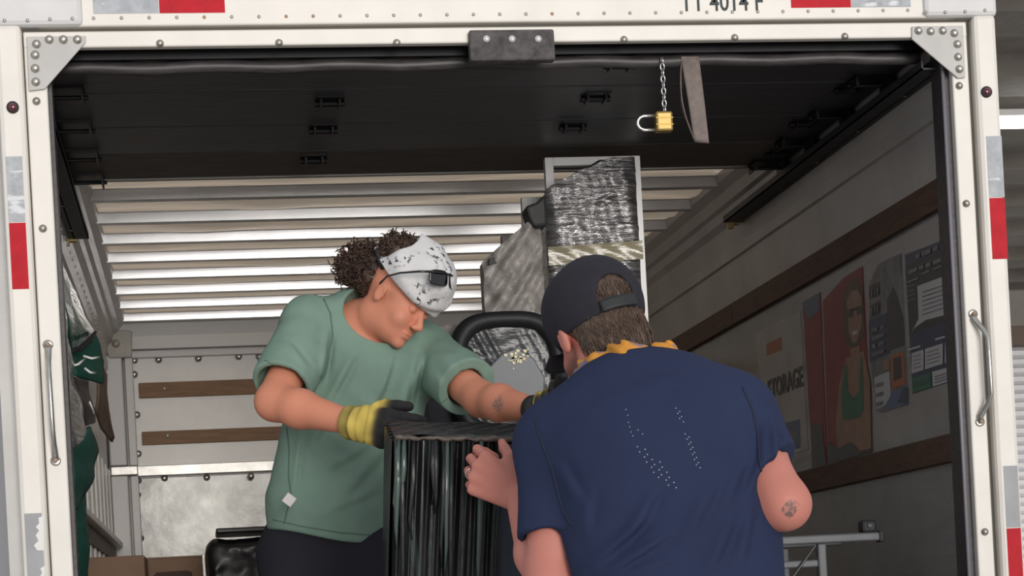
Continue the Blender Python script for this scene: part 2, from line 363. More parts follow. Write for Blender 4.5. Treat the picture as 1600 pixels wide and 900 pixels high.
BOLTS = mesh_of(MB().lathe((0, 0, 0), (0, -1, 0), [(.009, 0), (.008, .004), (.004, .007)], 10), 'screw', MATS['rivet_bright'], True)
for (px, py) in ((210, 563), (248, 562), (310, 560), (373, 557), (210, 585), (214, 648), (216, 709), (405, 557), (257, 747), (216, 751), (215, 773), (323, 746), (392, 744), (220, 841), (455, 555)):
    p = at(px, py, YF-.013); put('bolt', BOLT, p, wall_front)
for (px, py) in ((257, 607), (262, 681)): put('screw', BOLTS, at(px, py, YF-.017), wall_front)
put('bolt', BOLT, at(392, 744, YF-.06), wall_front)
# corner post of the front wall, left and right, with cast gusset on top
for side in (-1, 1):
    x0 = fx(170) if side < 0 else XR-.13; x1 = fx(196) if side < 0 else XR-.05; x2 = fx(200) if side < 0 else XR-.18; x3 = fx(212) if side < 0 else XR-.14
    for (z0, z1) in ((.02, fz(742)), (fz(726), fz(556))):
        MB().box((x0, YF-.13, z0), (x1, YF-.01, z1)).build('corner_post', MATS['rail_white'], wall_front, bevel=.006)
        MB().box((x2, YF-.10, z0), (x3, YF-.01, z1)).build('corner_strip', MATS['rail_white'], wall_front, bevel=.004)
    MB().box((min(x0, x2), YF-.12, fz(741)), (max(x1, x3), YF-.01, fz(727))).build('post_clamp', MATS['ledge_metal'], wall_front, bevel=.004)
    g = [at(166, 548, YF-.14), at(172, 522, YF-.14), at(186, 515, YF-.14), at(206, 517, YF-.14), at(206, 558, YF-.14), at(170, 560, YF-.14)]
    if side > 0: g = [(-p[0]+.0, p[1], p[2]) for p in g]
    gp = MB().prism(g, (0, .03, 0)).build('corner_gusset', mat('gusset_cast', (.42, .40, .37), .5, .3, noise=(12, .15)), wall_front, bevel=.004)
    c = V3(g).mean(0); MB().lathe((c[0]-.01, YF-.14, c[2]), (0, -1, 0), [(.02, 0), (.018, .008), (.008, .012)], 12).build('gusset_bolt', MATS['gusset_cast'], gp, smooth=True)

# roof: crinkled metal skin with cross bows every 0.4 m
sk = MB()
def skin(u, v):
    x = XL+.10+(XR-XL-.2)*u; y = .05+(YF-.05)*v; z = ZC+.010*math.sin(y*2*PI/.4+.7*math.sin(x*3.1))+.005*math.sin(x*4.3+y*5)+.003*math.sin(x*11+3*math.sin(y*2.3))
    return (x, y, z)
sk.grid(skin, 70, 220); ceiling = struct('ceiling', sk, ALU, smooth=True)
for k in range(13):
    y = .09+k*.4; w0 = .018
    prof = [(-.044, .002), (-.024, .002), (-.020, -.032), (.018, -.034), (.024, .002), (.044, .002)]
    v = []; 
    for (dy, dz) in prof: v += [(XL+.09, y+dy, ZC-.004+dz), (XR-.09, y+dy, ZC-.004+dz)]
    n = len(prof); o = MB().add(v, [(2*i, 2*i+1, 2*i+3, 2*i+2) for i in range(n-1)]).build('roof_bow', BOW, ceiling, fix=False)

# ------------------------------------------------------------------ the roll-up door, rolled up under the roof
ZD = 1.822
dr = bpy.data.objects.new('door_1', None); COL.objects.link(dr); dr.location = (0, .7, ZD); dr['kind'] = 'structure'
seams = [.10, .375, .745, 1.075, 1.41]
for i in range(4):
    y0, y1 = seams[i]+.004, seams[i+1]-.004
    o = MB().box((-1.135, y0, ZD), (1.135, y1, ZD+.018)).build('door_panel', DOOREDGE if i == 3 else DOORM, dr, bevel=.004)
MB().box((-1.12, 1.412, ZD-.004), (1.12, 1.432, ZD+.02)).build('end_strip', mat('end_strip', (.22, .21, .2), .4, .4), dr)
bs = MB(); bs.tube([(-1.085+i*.045, .085, 1.807+.0025*math.sin(i*.9)) for i in range(50)], .016, 10, flat=.9); bs.build('bottom_seal', SEAL, dr, smooth=True)
MB().box((-1.12, .06, 1.822), (1.13, .12, 1.85)).build('bottom_rail', HINGE, dr)
# hinges: bent plate with a knuckle
hb = MB().box((-.035, -.05, -.004), (.035, .05, 0)).tube([(-.04, 0, -.008), (.04, 0, -.008)], .009, 8)
hb.box((-.028, -.03, -.018), (-.022, .03, 0)).box((.022, -.03, -.018), (.028, .03, 0))
HM = mesh_of(hb, 'hinge', HINGE)
for (px, py) in ((515, 157), (505, 200), (490, 247), (930, 150), (895, 196), (968, 98), (1325, 137), (1255, 190), (1215, 238)):
    p = atZ(px, py, ZD); put('hinge', HM, p, dr)
# side rollers and their brackets
rb = MB().box((-.05, -.045, -.03), (-.044, .045, .0)).box((.044, -.045, -.03), (.05, .045, .0)).box((-.05, -.045, -.005), (.05, .045, 0)).tube([(-.065, 0, -.02), (.06, 0, -.02)], .006, 8).lathe((-.07, 0, -.02), (1, 0, 0), [(.022, -.012), (.022, .012)], 14)
RM = mesh_of(rb, 'roller', HINGE)
for y in (.34, .70, 1.05, 1.36):
    put('roller', RM, (-1.07, y, ZD), dr); put('roller', RM, (1.07, y, ZD), dr, (0, 0, PI))
# tracks
for s in (-1, 1):
    t = MB(); x = 1.155*s
    t.box((min(x, x-s*.004), .03, 1.762), (max(x, x-s*.004), 2.06, 1.835)).box((min(x, x-s*.05), .03, 1.762), (max(x, x-s*.05), 2.06, 1.766)).box((min(x, x+s*.03), .03, 1.762), (max(x, x+s*.03), 2.06, 1.766))
    t.box((min(x-s*.05, x-s*.046), .03, 1.762), (max(x-s*.05, x-s*.046), 2.06, 1.785))
    to = t.build('door_track', TRACK, dr)
    MB().box((x-.03, 2.06, 1.755), (x+.01, 2.09, 1.80)).box((x-.035, 2.05, 1.74), (x-.015, 2.075, 1.77)).build('track_end_bracket', BRASSY, to, bevel=.003)
    for k in range(5): put('rivet', RIV, (x, .3+k*.4, 1.76), to, (-PI/2, 0, 0))

# ------------------------------------------------------------------ rear door frame of the truck
fr = thing('truck_door_frame', 'cream painted truck rear door frame with riveted header, gussets and reflective tape', 'door frame', (.04, 0, -.05))
def wx(px, py): return at(px, py, 0)[0]
def wz(px, py): return at(px, py, 0)[2]
XLi, XLg, XLo, XRi, XRg, XRo = -1.090, -1.140, -1.205, 1.170, 1.214, 1.288
ZH0, ZH1 = 1.832, 1.871
MB().box((XLg, -.012, -.1), (XLi, .06, ZH1)).build('inner_post', PAINT, fr, bevel=.004)
MB().box((XLo, -.03, -.1), (XLg-.003, .10, 1.885)).build('outer_post', PAINT, fr, bevel=.012)
MB().box((XRi, -.012, -.1), (XRg, .06, ZH1)).build('inner_post', PAINT, fr, bevel=.004)
MB().box((XRg+.012, -.03, -.1), (XRo, .10, 1.885)).build('outer_post', PAINT, fr, bevel=.012)
MB().box((XRg-.002, .004, -.1), (XRg+.02, .06, 1.88)).build('groove_strip', BLACKG, fr)
MB().box((XLg-.006, .004, -.1), (XLg+.002, .06, 1.88)).build('groove_strip', BLACKG, fr)
MB().box((XLi+.001, .012, -.1), (XLi+.009, .08, ZH0)).build('door_seal', SEAL, fr)
so_ = MB().box((XRi-.022, .012, -.1), (XRi-.001, .08, ZH0)).build('door_seal', SEAL, fr)
MB().tube([(XRi-.018, .008, -.1), (XRi-.018, .008, .9), (XRi-.018, .008, ZH0-.02)], .005, 8).build('seal_lip', mat('seal_lip_grey', (.22, .21, .24), .4), so_, smooth=True)
MB().box((XLg, -.014, ZH0), (XRg, .014, ZH1)).build('lower_header', PAINT, fr, bevel=.004)
MB().box((XLg, .002, ZH1-.002), (XRg, .07, ZH1+.012)).build('header_groove', BLACKG, fr)
MB().box((XLo+.1, -.022, ZH1+.009), (XRo-.1, .12, 2.09)).build('upper_header', PAINT, fr, bevel=.004)
cz = wz(60, 46)
for (x0, x1) in ((XLo-.01, wx(130, 30)), (wx(1437, 20), XRo+.004)):
    MB().box((x0, -.034, cz), (x1, .13, 2.10)).build('corner_cap', PAINT2, fr, bevel=.012)
# rivets along the header
z = wz(320, 31); x0, x1 = wx(147, 31), wx(1414, 22)
for i in range(32): put('rivet', RIVR if i in (4, 7, 8, 17) else RIV, (x0+(x1-x0)*i/31, -.022, z), fr)
for (px, py) in ((7, 32), (43, 32), (78, 30), (113, 29), (1447, 19), (1477, 19), (1508, 18), (1539, 16)): put('rivet', RIV, at(px, py, -.034), fr)
FB = mesh_of(MB().lathe((0, 0, 0), (0, -1, 0), [(.0095, 0), (.0095, .001), (.0075, .002), (.0072, .005), (.003, .0075)], 12), 'bolt', STEEL, True)
FBL = mesh_of(MB().lathe((0, 0, 0), (0, -1, 0), [(.0105, 0), (.0105, .0012), (.0078, .002), (.0078, .007), (.004, .009)], 12), 'bolt', mat('bolt_steel_light', (.50, .48, .44), .38, .7, noise=(80, .3)), True)
for (px, py) in ((250, 68), (436, 67), (620, 67), (975, 62), (1148, 59), (1320, 57), (57, 158), (67, 357), (1499, 134), (1510, 318), (1539, 831)): put('bolt', FB, at(px, py, -.014), fr)
for poly, bl in (([(41, 57), (134, 56), (134, 66), (70, 139), (45, 142)], ((57, 69), (77, 62), (99, 62), (121, 62), (55, 86), (55, 107), (56, 128))),
                 ([(1425, 41), (1505, 40), (1509, 121), (1497, 122), (1425, 61)], ((1435, 48), (1454, 49), (1473, 48), (1491, 52), (1496, 69), (1497, 89), (1499, 108)))):
    g = MB().prism([at(px, py, -.0205) for px, py in poly], (0, .006, 0)).build('corner_gusset', GREYP, fr, bevel=.002)
    for q in bl: put('bolt', FBL, at(*q, -.021), g)
# rubber stop block in the middle of the header
p0, p1 = at(735, 96, -.03), at(865, 46, -.03)
rbk = MB(); 
def rblk(u, v):
    x = p0[0]+(p1[0]-p0[0])*u; zz = p0[2]+(p1[2]-p0[2])*v+.0015*math.sin(u*40)*(1-v); return (x, -.034+.0012*math.sin(u*31+v*17), zz)
MB().box((p0[0], -.036, p0[2]), (p1[0], .0, p1[2])).build('rubber_stop', BLOCKM, fr, bevel=.005)
BW = mesh_of(MB().lathe((0, 0, 0), (0, -1, 0), [(.009, 0), (.009, .002), (.006, .004), (.003, .006)], 12), 'bolt', mat('bolt_white', (.75, .74, .72), .3, .5), True)
for q in ((760, 61), (800, 61), (841, 61)): put('bolt', BW, at(*q, -.037), fr)
# marker lamps
for q in ((20, 168), (1541, 144)):
    c = at(*q, -.03); l = MB().lathe(c, (0, -1, 0), [(.0145, 0), (.0145, .004), (.011, .006)], 20).build('marker_lamp', RUBBER, fr, smooth=True)
    MB().lathe(c+V3((0, -.005, 0)), (0, -1, 0), [(.0105, 0), (.009, .004), (.004, .0065)], 18).build('lens', LENSR, l, smooth=True)
# reflective tape
def tape(x0, z0, x1, z1, m, Y, parent=fr): return MB().box((min(x0, x1), Y-.0008, min(z0, z1)), (max(x0, x1), Y, max(z0, z1))).build('reflective_tape', m, parent)
Yh = -.0222
za, zb = wz(250, 25), wz(250, 1)
tape(wx(146, 12), za, wx(248, 12), zb, TAPEW, Yh); tape(wx(249, 12), za, wx(351, 12), zb, TAPER, Yh)
za2, zb2 = wz(1280, 16), wz(1280, -8)
tape(wx(1232, 8), za2, wx(1325, 8), zb2, TAPER, Yh); tape(wx(1326, 8), za2, wx(1418, 8), zb2, TAPEW, Yh)
Yp = -.0302
xa, xb = wx(13, 300), wx(39, 300); tape(xa, wz(20, 249), xb, wz(20, 351), TAPEW, Yp); tape(xa, wz(30, 352), xb, wz(30, 455), TAPER, Yp)
TG = mat('tape_worn_grey', (.34, .35, .37), .5, noise=(12, .12))
t_ = tape(wx(42, 850), wz(55, 803), wx(69, 850), wz(55, 985), TG, Yp); MATW = mat('tape_peeled_white', (.82, .81, .80), .6)
pk = MB()
for (pts) in ([(68, 806), (60, 809), (61, 818), (56, 823), (61, 829), (56, 836), (60, 845), (53, 852), (58, 860), (69, 860)], [(70, 884), (63, 888), (66, 895), (62, 901), (70, 912)]):
    pk.prism([at(x, y, Yp-.0012) for x, y in pts], (0, .001, 0))
pk.build('peeled_patch', MATW, t_)
xa, xb = wx(1536, 262), wx(1560, 262); tape(xa, wz(1546, 217), xb, wz(1546, 312), TAPEW, Yp); tape(xa, wz(1552, 313), xb, wz(1552, 408), TAPER, Yp)
xa, xb = wx(1563, 780), wx(1585, 780); tape(xa, wz(1575, 729), xb, wz(1575, 825), TG, Yp); tape(xa, wz(1580, 826), xb, wz(1580, 930), TAPER, Yp)
# fleet number
lt = lettering('TT 4014 F', at(1064, 18, -.0226), (1, 0, 0), (0, 0, 1), .212, .047, INK, fr, 'fleet_number', .012)
# grab handles
def handle(a, b, out):
    a = at(*a, -.012); b = at(*b, -.012); n = V3((out, -.035, 0)); L_ = b-a
    o = MB().tube([a+V3((0, -.003, 0)), a+L_*.05+V3((0, -.006, 0)), a+L_*.16+n*.7, a+L_*.24+n, a+L_*.5+n, a+L_*.76+n, a+L_*.84+n*.7, a+L_*.95+V3((0, -.006, 0)), b+V3((0, -.003, 0))], [.009, .0085, .0062, .006, .006, .006, .0062, .0085, .009], 10).build('grab_handle', CHROME, fr, smooth=True)
    for p in (a, b):
        MB().lathe(p+V3((0, .001, 0)), (0, -1, 0), [(.0125, 0), (.0125, .003), (.009, .004)], 14).build('handle_foot', CHROME, o, smooth=True)
        MB().lathe(p+V3((0, -.011, 0)), (0, -1, 0), [(.006, 0), (.005, .004)], 10).build('handle_screw', RUSTY, o, smooth=True)
handle((75, 539), (87, 720), .0); handle((1520, 491), (1531, 659), .022)

# ------------------------------------------------------------------ ramp and ground (below the picture)
rp = MB(); rp.add([(-.55, -.02, 0), (.65, -.02, 0), (.65, -3.3, -.82), (-.55, -3.3, -.82), (-.55, -.02, -.05), (.65, -.02, -.05), (.65, -3.3, -.85), (-.55, -3.3, -.85)], [(0, 1, 2, 3), (4, 7, 6, 5), (0, 4, 5, 1), (1, 5, 6, 2), (2, 6, 7, 3), (3, 7, 4, 0)])
tag(rp.build('loading_ramp', mat('ramp_metal', (.35, .35, .35), .45, .6, noise=(20, .2)), None), 'grey metal loading ramp leading up to the truck floor', 'ramp')
struct('ground', MB().box((-14, -16, -.95), (16, 16, -.85)), mat('concrete', (.66, .63, .58), .8, noise=(2, .12)))
# bay roof of ribbed decking to the right and behind the truck
DECK = mat('deck_tan', (.25, .225, .20), .7, noise=(3, .22), bump=(9, .3, .02))
dk = MB(); prof = []; y = 1.2
while y < 9.6:
    prof += [(y, 2.62), (y+.42, 2.62), (y+.50, 2.54), (y+.86, 2.54), (y+.94, 2.62)]; y += 1.0
v = []
for (yy, zz) in prof: v += [(1.45, yy, zz+.15), (11, yy, zz+.15)]
dk.add(v, [(2*i, 2*i+1, 2*i+3, 2*i+2) for i in range(len(prof)-1)]); struct('roof', dk, DECK, fix=False)
p0 = at(1578, 522, 9.9)
struct('wall_back', MB().box((1.45, 10.2, p0[2]), (11, 10.4, 2.85)), mat('bay_wall', (.36, .335, .30), .8, noise=(2, .15)))
bm_ = MB().box((1.8, 9.7, 2.22), (9, 9.95, 2.36)).build('roof_beam', mat('beam_brown', (.16, .11, .09), .6), None); bm_['kind'] = 'structure'; bm_.name = 'trim_1'
# fluorescent tube light on the bay roof
c = at(1560, 193, 4.2); ln = thing('ceiling_light', 'white glowing tube light hanging under the bay roof beside the truck', 'lamp', (c[0]+.6, 4.2, c[2]))
MB().tube([(c[0], 4.2, c[2]), (c[0]+1.2, 4.2, c[2])], .026, 12).build('tube', mat('tube_glow', (1, 1, 1), .4, emit=((1, .98, .95), 6)), ln, smooth=True)
MB().box((c[0]-.03, 4.17, c[2]+.03), (c[0]+1.23, 4.23, c[2]+.06)).build('fixture', WHITEP, ln)
for k in (0.15, 1.05): MB().tube([(c[0]+k, 4.2, c[2]+.06), (c[0]+k, 4.2, 2.69)], .004, 6).build('hanger_rod', STEEL, ln)
# slatted white shutter at the right
p0 = at(1578, 522, 9.9); sh = thing('slatted_shutter', 'white horizontal slat shutter beyond the truck at the right', 'shutter', (p0[0]+1.0, 9.9, -.85))
SHW = mat('shutter_white', (.95, .95, .96), .5); add_translucent(SHW, (.9, .92, .95), .2)
me = mesh_of(MB().add([(0, 0, 0), (2.2, 0, 0), (2.2, .035, .03), (0, .035, .03), (0, .035, .062), (2.2, .035, .062), (0, .06, .062), (2.2, .06, .062), (0, .06, 0), (2.2, .06, 0)], [(0, 1, 2, 3), (3, 2, 5, 4), (4, 5, 7, 6), (6, 7, 9, 8), (8, 9, 1, 0)]), 'slat', SHW)
n = 0; zz = -.84
while zz < p0[2]: put('slat', me, (p0[0]-.1, 9.86, zz), sh); zz += .066; n += 1
# grey door panel and pillar at the left of the truck
pl = MB().box((-2.05, 1.4, -.85), (at(27, 700, 1.4)[0], 1.55, at(20, 522, 1.4)[2])).build('wall_panel_left', mat('grey_cladding', (.42, .43, .45), .5), None, bevel=.01); pl.name = 'wall_side'; pl['kind'] = 'structure'

# ================================================================== things hanging at the door
pc = at(1030, 96, .09); ch = thing('chain', 'short steel chain hanging from the door edge with the padlock', 'chain', (pc[0], .06, at(1030, 178, .06)[2]))
ztop, zbot = at(1030, 90, .06)[2], at(1031, 176, .06)[2]; nl = 9; lh = (ztop-zbot)/nl
for i in range(nl):
    zc = ztop-(i+.5)*lh; hl = lh*.64; rr = .0052; pts = []
    for k in range(17):
        q = 2*PI*k/16; a, c_ = math.cos(q)*rr*1.1, math.sin(q)*hl
        tw = (.35 if i % 2 else 1.75); pts.append((pc[0]+a*math.cos(tw), .06+a*math.sin(tw), zc+c_))
    MB().tube(pts, .0022, 6, cap=False).build('link', mat('chain_steel', (.62, .62, .62), .25, .9), ch, smooth=True)
a, b = at(1024, 207, .06), at(1049, 175, .06)
pk = thing('padlock', 'brass padlock with open steel shackle hanging sideways on the chain', 'padlock', ((a[0]+b[0])/2, .06, a[2]))
hw = (b[0]-a[0])/2; BR = mat('brass', (.36, .255, .09), .42, .75, noise=(60, .15, (1, 1, 6)))
MB().box((a[0], .044, a[2]), (b[0], .076, b[2])).build('lock_body', BR, pk, bevel=.006)
for t in (.33, .66): MB().box((a[0]-.0003, .0435, a[2]+(b[2]-a[2])*t-.0012), (b[0]+.0003, .0765, a[2]+(b[2]-a[2])*t+.0012)).build('seam_line', mat('brass_dark', (.25, .16, .04), .4, .8), pk)
s0, s1 = at(1024, 181, .06), at(1024, 203, .06); zc = (s0[2]+s1[2])/2; rz = (s0[2]-s1[2])/2; xl_ = at(1008, 190, .06)[0]
MB().tube([s0, (xl_, .06, s0[2])]+[(xl_-rz*1.1*math.sin(q), .06, zc+rz*math.cos(q)) for q in np.linspace(.3, PI-.3, 8)]+[(xl_, .06, s1[2]), s1+V3((.002, 0, 0))], .0046, 10).build('shackle', mat('shackle_steel', (.70, .69, .67), .22, .9), pk, smooth=True)
# pull strap: a loop of webbing
top = [at(1064, 88, .07), at(1092, 88, .07)]; bot = [at(1083, 228, .10), at(1108, 226, .06)]
def strap(u, v):
    # u along the loop (down and back up), v across
    if u < .5:
        t = u*2; l = V3(top[0])*(1-t)+V3(at(1085, 222, .07))*t; r = V3(top[1])*(1-t)+V3(at(1108, 224, .07))*t; p = l*(1-v)+r*v; p[1] -= .010*math.sin(t*PI)
        p[0] -= .002*math.sin(t*PI)
    else:
        t = (u-.5)*2; l0 = V3(at(1085, 222, .07))*(1-t)+V3(top[0])*t; w0 = (V3(at(1108, 224, .07))-V3(at(1085, 222, .07)))*(1-t)+(V3(top[1])-V3(top[0]))*t; an = 1.4*math.sin(min(1, t*1.0)*PI)**.5
        p = l0+V3((-.013*math.sin(t*PI), .012*math.sin(t*PI), 0))+v*V3((w0[0]*math.cos(an), abs(w0[0])*math.sin(an), w0[2]))
    return tuple(p)
st = MB().grid(strap, 40, 6).build('pull_strap', mat('strap_web', (.20, .165, .15), .85, noise=(60, .2), bump=(200, .4, .002)), None, smooth=True)
sm = st.modifiers.new('thick', 'SOLIDIFY'); sm.thickness = .003
tag(st, 'loop of brown grey webbing pull strap hanging from the door', 'strap')

# ================================================================== posters on the right wall
YX = XR-.0015
def wp(px, py): return atX(px, py, XR-.002)
def pr(px, py, lift=.0): p = atX(px, py, XR-.002); return (XR-.002-lift, p[1], p[2])
def flat(mb, pts, lift, mi): mb.poly([pr(x, y, lift) for x, y in pts], mi)
NAVY = mat('print_navy', (.018, .035, .085), .35); PWHITE = mat('print_white', (.55, .55, .55), .4); PRED = mat('print_red', (.26, .025, .03), .4, noise=(20, .3)); PGREEN = mat('print_green', (.02, .16, .09), .4)
PBLK = mat('print_dark', (.02, .022, .03), .35); PSKIN = mat('print_skin', (.34, .19, .13), .4, noise=(20, .15)); PBROWN = mat('print_brown', (.10, .055, .035), .4, noise=(25, .4)); PGREY = mat('print_grey', (.18, .18, .19), .4, noise=(18, .4)); PTEAL = mat('print_teal', (.02, .11, .08), .4); PBLUE = mat('print_blue', (.10, .16, .26), .4); POR = mat('print_orange', (.42, .13, .05), .4)
PM = [PWHITE, NAVY, PRED, PGREEN, PBLK, PSKIN, PBROWN, PGREY, PTEAL, PBLUE, POR]
def poster(quad, base, label):
    pts = [pr(x, y) for x, y in quad]; c = V3(pts).mean(0); t = thing('poster', label, 'poster', (XR-.002, c[1], min(p[2] for p in pts)), 'posters on the right truck wall')
    MB().prism([(XR, p[1], p[2]) for p in pts], (-.0022, 0, 0)).build('sheet', base, t); return t
def lines(mb, x0, y0, x1, y1, n, h, mi, lift, sl=-.3, wob=.25):
    for i in range(n):
        yy = y0+(y1-y0)*i/max(1, n-1); xe = x1-(x1-x0)*wob*random.random()
        flat(mb, [(x0, yy+h), (xe, yy+h+sl*(xe-x0)), (xe, yy+sl*(xe-x0)), (x0, yy)], lift, mi)
# 1: navy loading instructions
t = poster([(1414, 398), (1490, 369), (1497, 592), (1426, 615)], NAVY, 'navy printed instruction poster nearest the door opening')
m = MB()
flat(m, [(1414.5, 415), (1490, 387), (1494, 495), (1422, 523)], .0008, 4)
flat(m, [(1434, 447), (1480, 430), (1488, 452), (1485, 490), (1447, 500), (1430, 512), (1424, 522), (1436, 498)], .0014, 0)
for k in range(6): flat(m, [(1442, 456+k*7), (1478, 444+k*7), (1478, 446+k*7), (1442, 458+k*7)], .0019, 7)
for (a_, b_) in ((1425, 1444), (1446, 1474), (1477, 1495)): flat(m, [(a_, 584-(a_-1425)*.32), (b_, 584-(b_-1425)*.32), (b_, 552-(b_-1425)*.32), (a_, 552-(a_-1425)*.32)], .0014, 0)
for (a_, b_) in ((1428, 1441), (1449, 1471), (1480, 1493)): lines(m, a_, 558-(a_-1425)*.32, b_, 576-(a_-1425)*.32, 4, 1.5, 7, .0019)
flat(m, [(1426, 614), (1456, 605), (1455, 583), (1425, 592)], .0012, 3)
flat(m, [(1458, 604), (1496, 592), (1496, 570), (1457, 581)], .0012, 0); lines(m, 1461, 588, 1493, 597, 3, 2, 7, .0017)
lines(m, 1417, 440, 1432, 470, 5, 1.6, 7, .0014); lines(m, 1420, 545, 1445, 545, 1, 3, 0, .0014); lines(m, 1462, 529, 1485, 529, 1, 3, 0, .0014)
m.build('print', PM, t, fix=False)
m = MB()
def words(m, x0, y0, x1, y1, h, parts, mi=0, lift=.0022):
    tot = sum(parts)+.35*(len(parts)-1); u = 0
    for wd in parts:
        a_, b_ = u/tot, (u+wd)/tot; u += wd+.35; xa_, xb_ = x0+(x1-x0)*a_, x0+(x1-x0)*b_; ya_, yb_ = y0+(y1-y0)*a_, y0+(y1-y0)*b_
        flat(m, [(xa_, ya_), (xb_, yb_), (xb_, yb_-h), (xa_, ya_-h)], lift, mi)
words(m, 1431, 405, 1481, 384, 7, (1, 2, 1.2, 1.6), 7); words(m, 1420, 429, 1488, 402, 6, (1.6, .8, .9, 2.2, .8), 7); words(m, 1428, 605, 1454, 597, 9, (1,), 8); words(m, 1420, 442, 1436, 436, 3, (1,), 7); words(m, 1440, 430, 1472, 417, 3, (1, 1), 7)
po = m.build('small_print', PM, t, fix=False); po['kind'] = 'stuff'
# 2: photo poster with navy text blocks
t = poster([(1372, 412), (1407, 396), (1418, 632), (1377, 645), (1369, 640), (1359, 560), (1358, 445)], PGREY, 'grey photo poster with navy text blocks second from the door')
m = MB(); flat(m, [(1358, 500), (1391, 487), (1391, 553), (1359, 566)], .0008, 1); flat(m, [(1358, 447), (1375, 440), (1375, 461), (1358, 468)], .0008, 4); flat(m, [(1360, 477), (1376, 470), (1376, 490), (1360, 497)], .0008, 4)
flat(m, [(1386, 470), (1396, 448), (1404, 470), (1412, 500), (1413, 540), (1390, 548)], .001, 4); flat(m, [(1392, 556), (1412, 548), (1415, 600), (1394, 608)], .001, 10); flat(m, [(1396, 560), (1408, 556), (1410, 590), (1397, 596)], .0014, 4)
flat(m, [(1366, 590), (1390, 580), (1393, 628), (1370, 640)], .001, 0); lines(m, 1369, 600, 1381, 630, 3, 6, 7, .0015, wob=0); flat(m, [(1380, 640), (1395, 612), (1417, 606), (1418, 631)], .0012, 9); flat(m, [(1402, 630), (1413, 604), (1418, 606), (1418, 630)], .0015, 1)
flat(m, [(1380, 565), (1390, 560), (1391, 575), (1381, 580)], .0015, 5)
m.build('print', PM, t, fix=False)
m = MB()
for i in range(4): words(m, 1363, 520+i*12.5, 1383, 513+i*12.5, 6, ((1, .8), (1.6,), (.6, 1), (1.5,))[i], 7)
for i in range(2):
    for k in range(3): flat(m, [(1362+k*4.5, 465+i*28-k*1.6), (1364.5+k*4.5, 464+i*28-k*1.6), (1364.5+k*4.5, 452+i*28-k*1.6), (1362+k*4.5, 453+i*28-k*1.6)], .0022, 7)
po = m.build('small_print', PM, t, fix=False); po['kind'] = 'stuff'
# 3: red poster with a woman in sunglasses
t = poster([(1286, 470), (1318, 434), (1347, 416), (1362, 706), (1294, 726)], PRED, 'tall red poster of a person in sunglasses and a green top')
m = MB()
flat(m, [(1318, 470), (1326, 440), (1340, 432), (1348, 450), (1352, 520), (1340, 545), (1322, 540), (1318, 500)], .0008, 6)     # hair
flat(m, [(1312, 600), (1322, 560), (1350, 548), (1360, 600), (1362, 705), (1310, 720), (1306, 660)], .0010, 5)   # shoulders and body
flat(m, [(1330, 545), (1344, 540), (1346, 575), (1330, 575)], .0012, 5)
flat(m, [(1324, 470), (1330, 455), (1340, 452), (1347, 465), (1348, 505), (1341, 532), (1334, 537), (1327, 520)], .0014, 5)     # face
flat(m, [(1325, 485), (1334, 481), (1335, 494), (1327, 497)], .0018, 4); flat(m, [(1338, 480), (1347, 477), (1348, 490), (1340, 493)], .0018, 4); flat(m, [(1332, 483), (1340, 480), (1340, 483), (1332, 486)], .0018, 4)
flat(m, [(1332, 519), (1341, 515), (1340, 521), (1334, 524)], .0018, 0)
flat(m, [(1315, 620), (1320, 570), (1323, 570), (1326, 612), (1335, 622), (1343, 610), (1345, 560), (1348, 560), (1350, 640), (1344, 652), (1318, 657)], .0018, 3)
flat(m, [(1294, 726), (1293, 690), (1312, 700), (1330, 690), (1345, 705), (1362, 700), (1362, 706)], .002, 4)
m.build('print', PM, t, fix=False)
# 4: narrow red and blue poster
t = poster([(1254, 472), (1281, 457), (1292, 727), (1270, 733)], PRED, 'narrow faded red and blue poster beside the tall red one')
m = MB(); flat(m, [(1254, 473), (1281, 458), (1279, 486), (1262, 500)], .0008, 9); m.build('print', PM, t, fix=False); m = MB(); flat(m, [(1269, 733), (1268, 660), (1285, 665), (1291, 726)], .001, 4); m.build('print', PM, t, fix=False)
# 5: white sheet with storage lettering
t = poster([(1180, 520), (1250, 486), (1262, 702), (1200, 720)], mat('sheet_white', (.42, .42, .41), .3, noise=(5, .2)), 'pale sheet lettered STORAGE with a dark picture below')
m = MB(); flat(m, [(1215, 664), (1250, 655), (1251, 700), (1217, 708)], .0008, 9); flat(m, [(1222, 690), (1232, 672), (1244, 676), (1246, 690)], .0012, 7); m.build('print', PM, t, fix=False); m = MB(); flat(m, [(1198, 537), (1221, 526), (1222, 546), (1198, 556)], .0008, 10); m.build('print', PM, t, fix=False)
lettering('STORAGE', pr(1201, 625, .002), (0, -1, 0), (0, 0, 1), abs(pr(1256, 609)[1]-pr(1201, 625)[1]), .068, PBLK, t, bold=.02)

# ================================================================== furniture wrapped in film
FILM = mat('black_film', (.012, .012, .014), .16, coat=.6, spec=.8, bump=(26, .7, .012, (1, 1, 5)), noise=(10, .4))
FILMS = mat('silver_film', (.36, .355, .36), .15, metal=.75, coat=.5, spec=1., bump=(13, 1., .02, (.7, 1, 8)), noise=(12, .85, (.6, 1, 8)))
FILMG = mat('grey_film', (.27, .25, .235), .5, coat=.08, bump=(30, .6, .012, (1, 1, 1)), noise=(26, .4))
FRAMEW = mat('frame_white', (.88, .88, .88), .45)
TAPET = mat('tan_tape', (.28, .25, .17), .22, coat=.5, bump=(14, .5, .01, (1, 1, 4)), noise=(8, .2))
YW = .95
def wq(px, py, Y=YW): return at(px, py, Y)
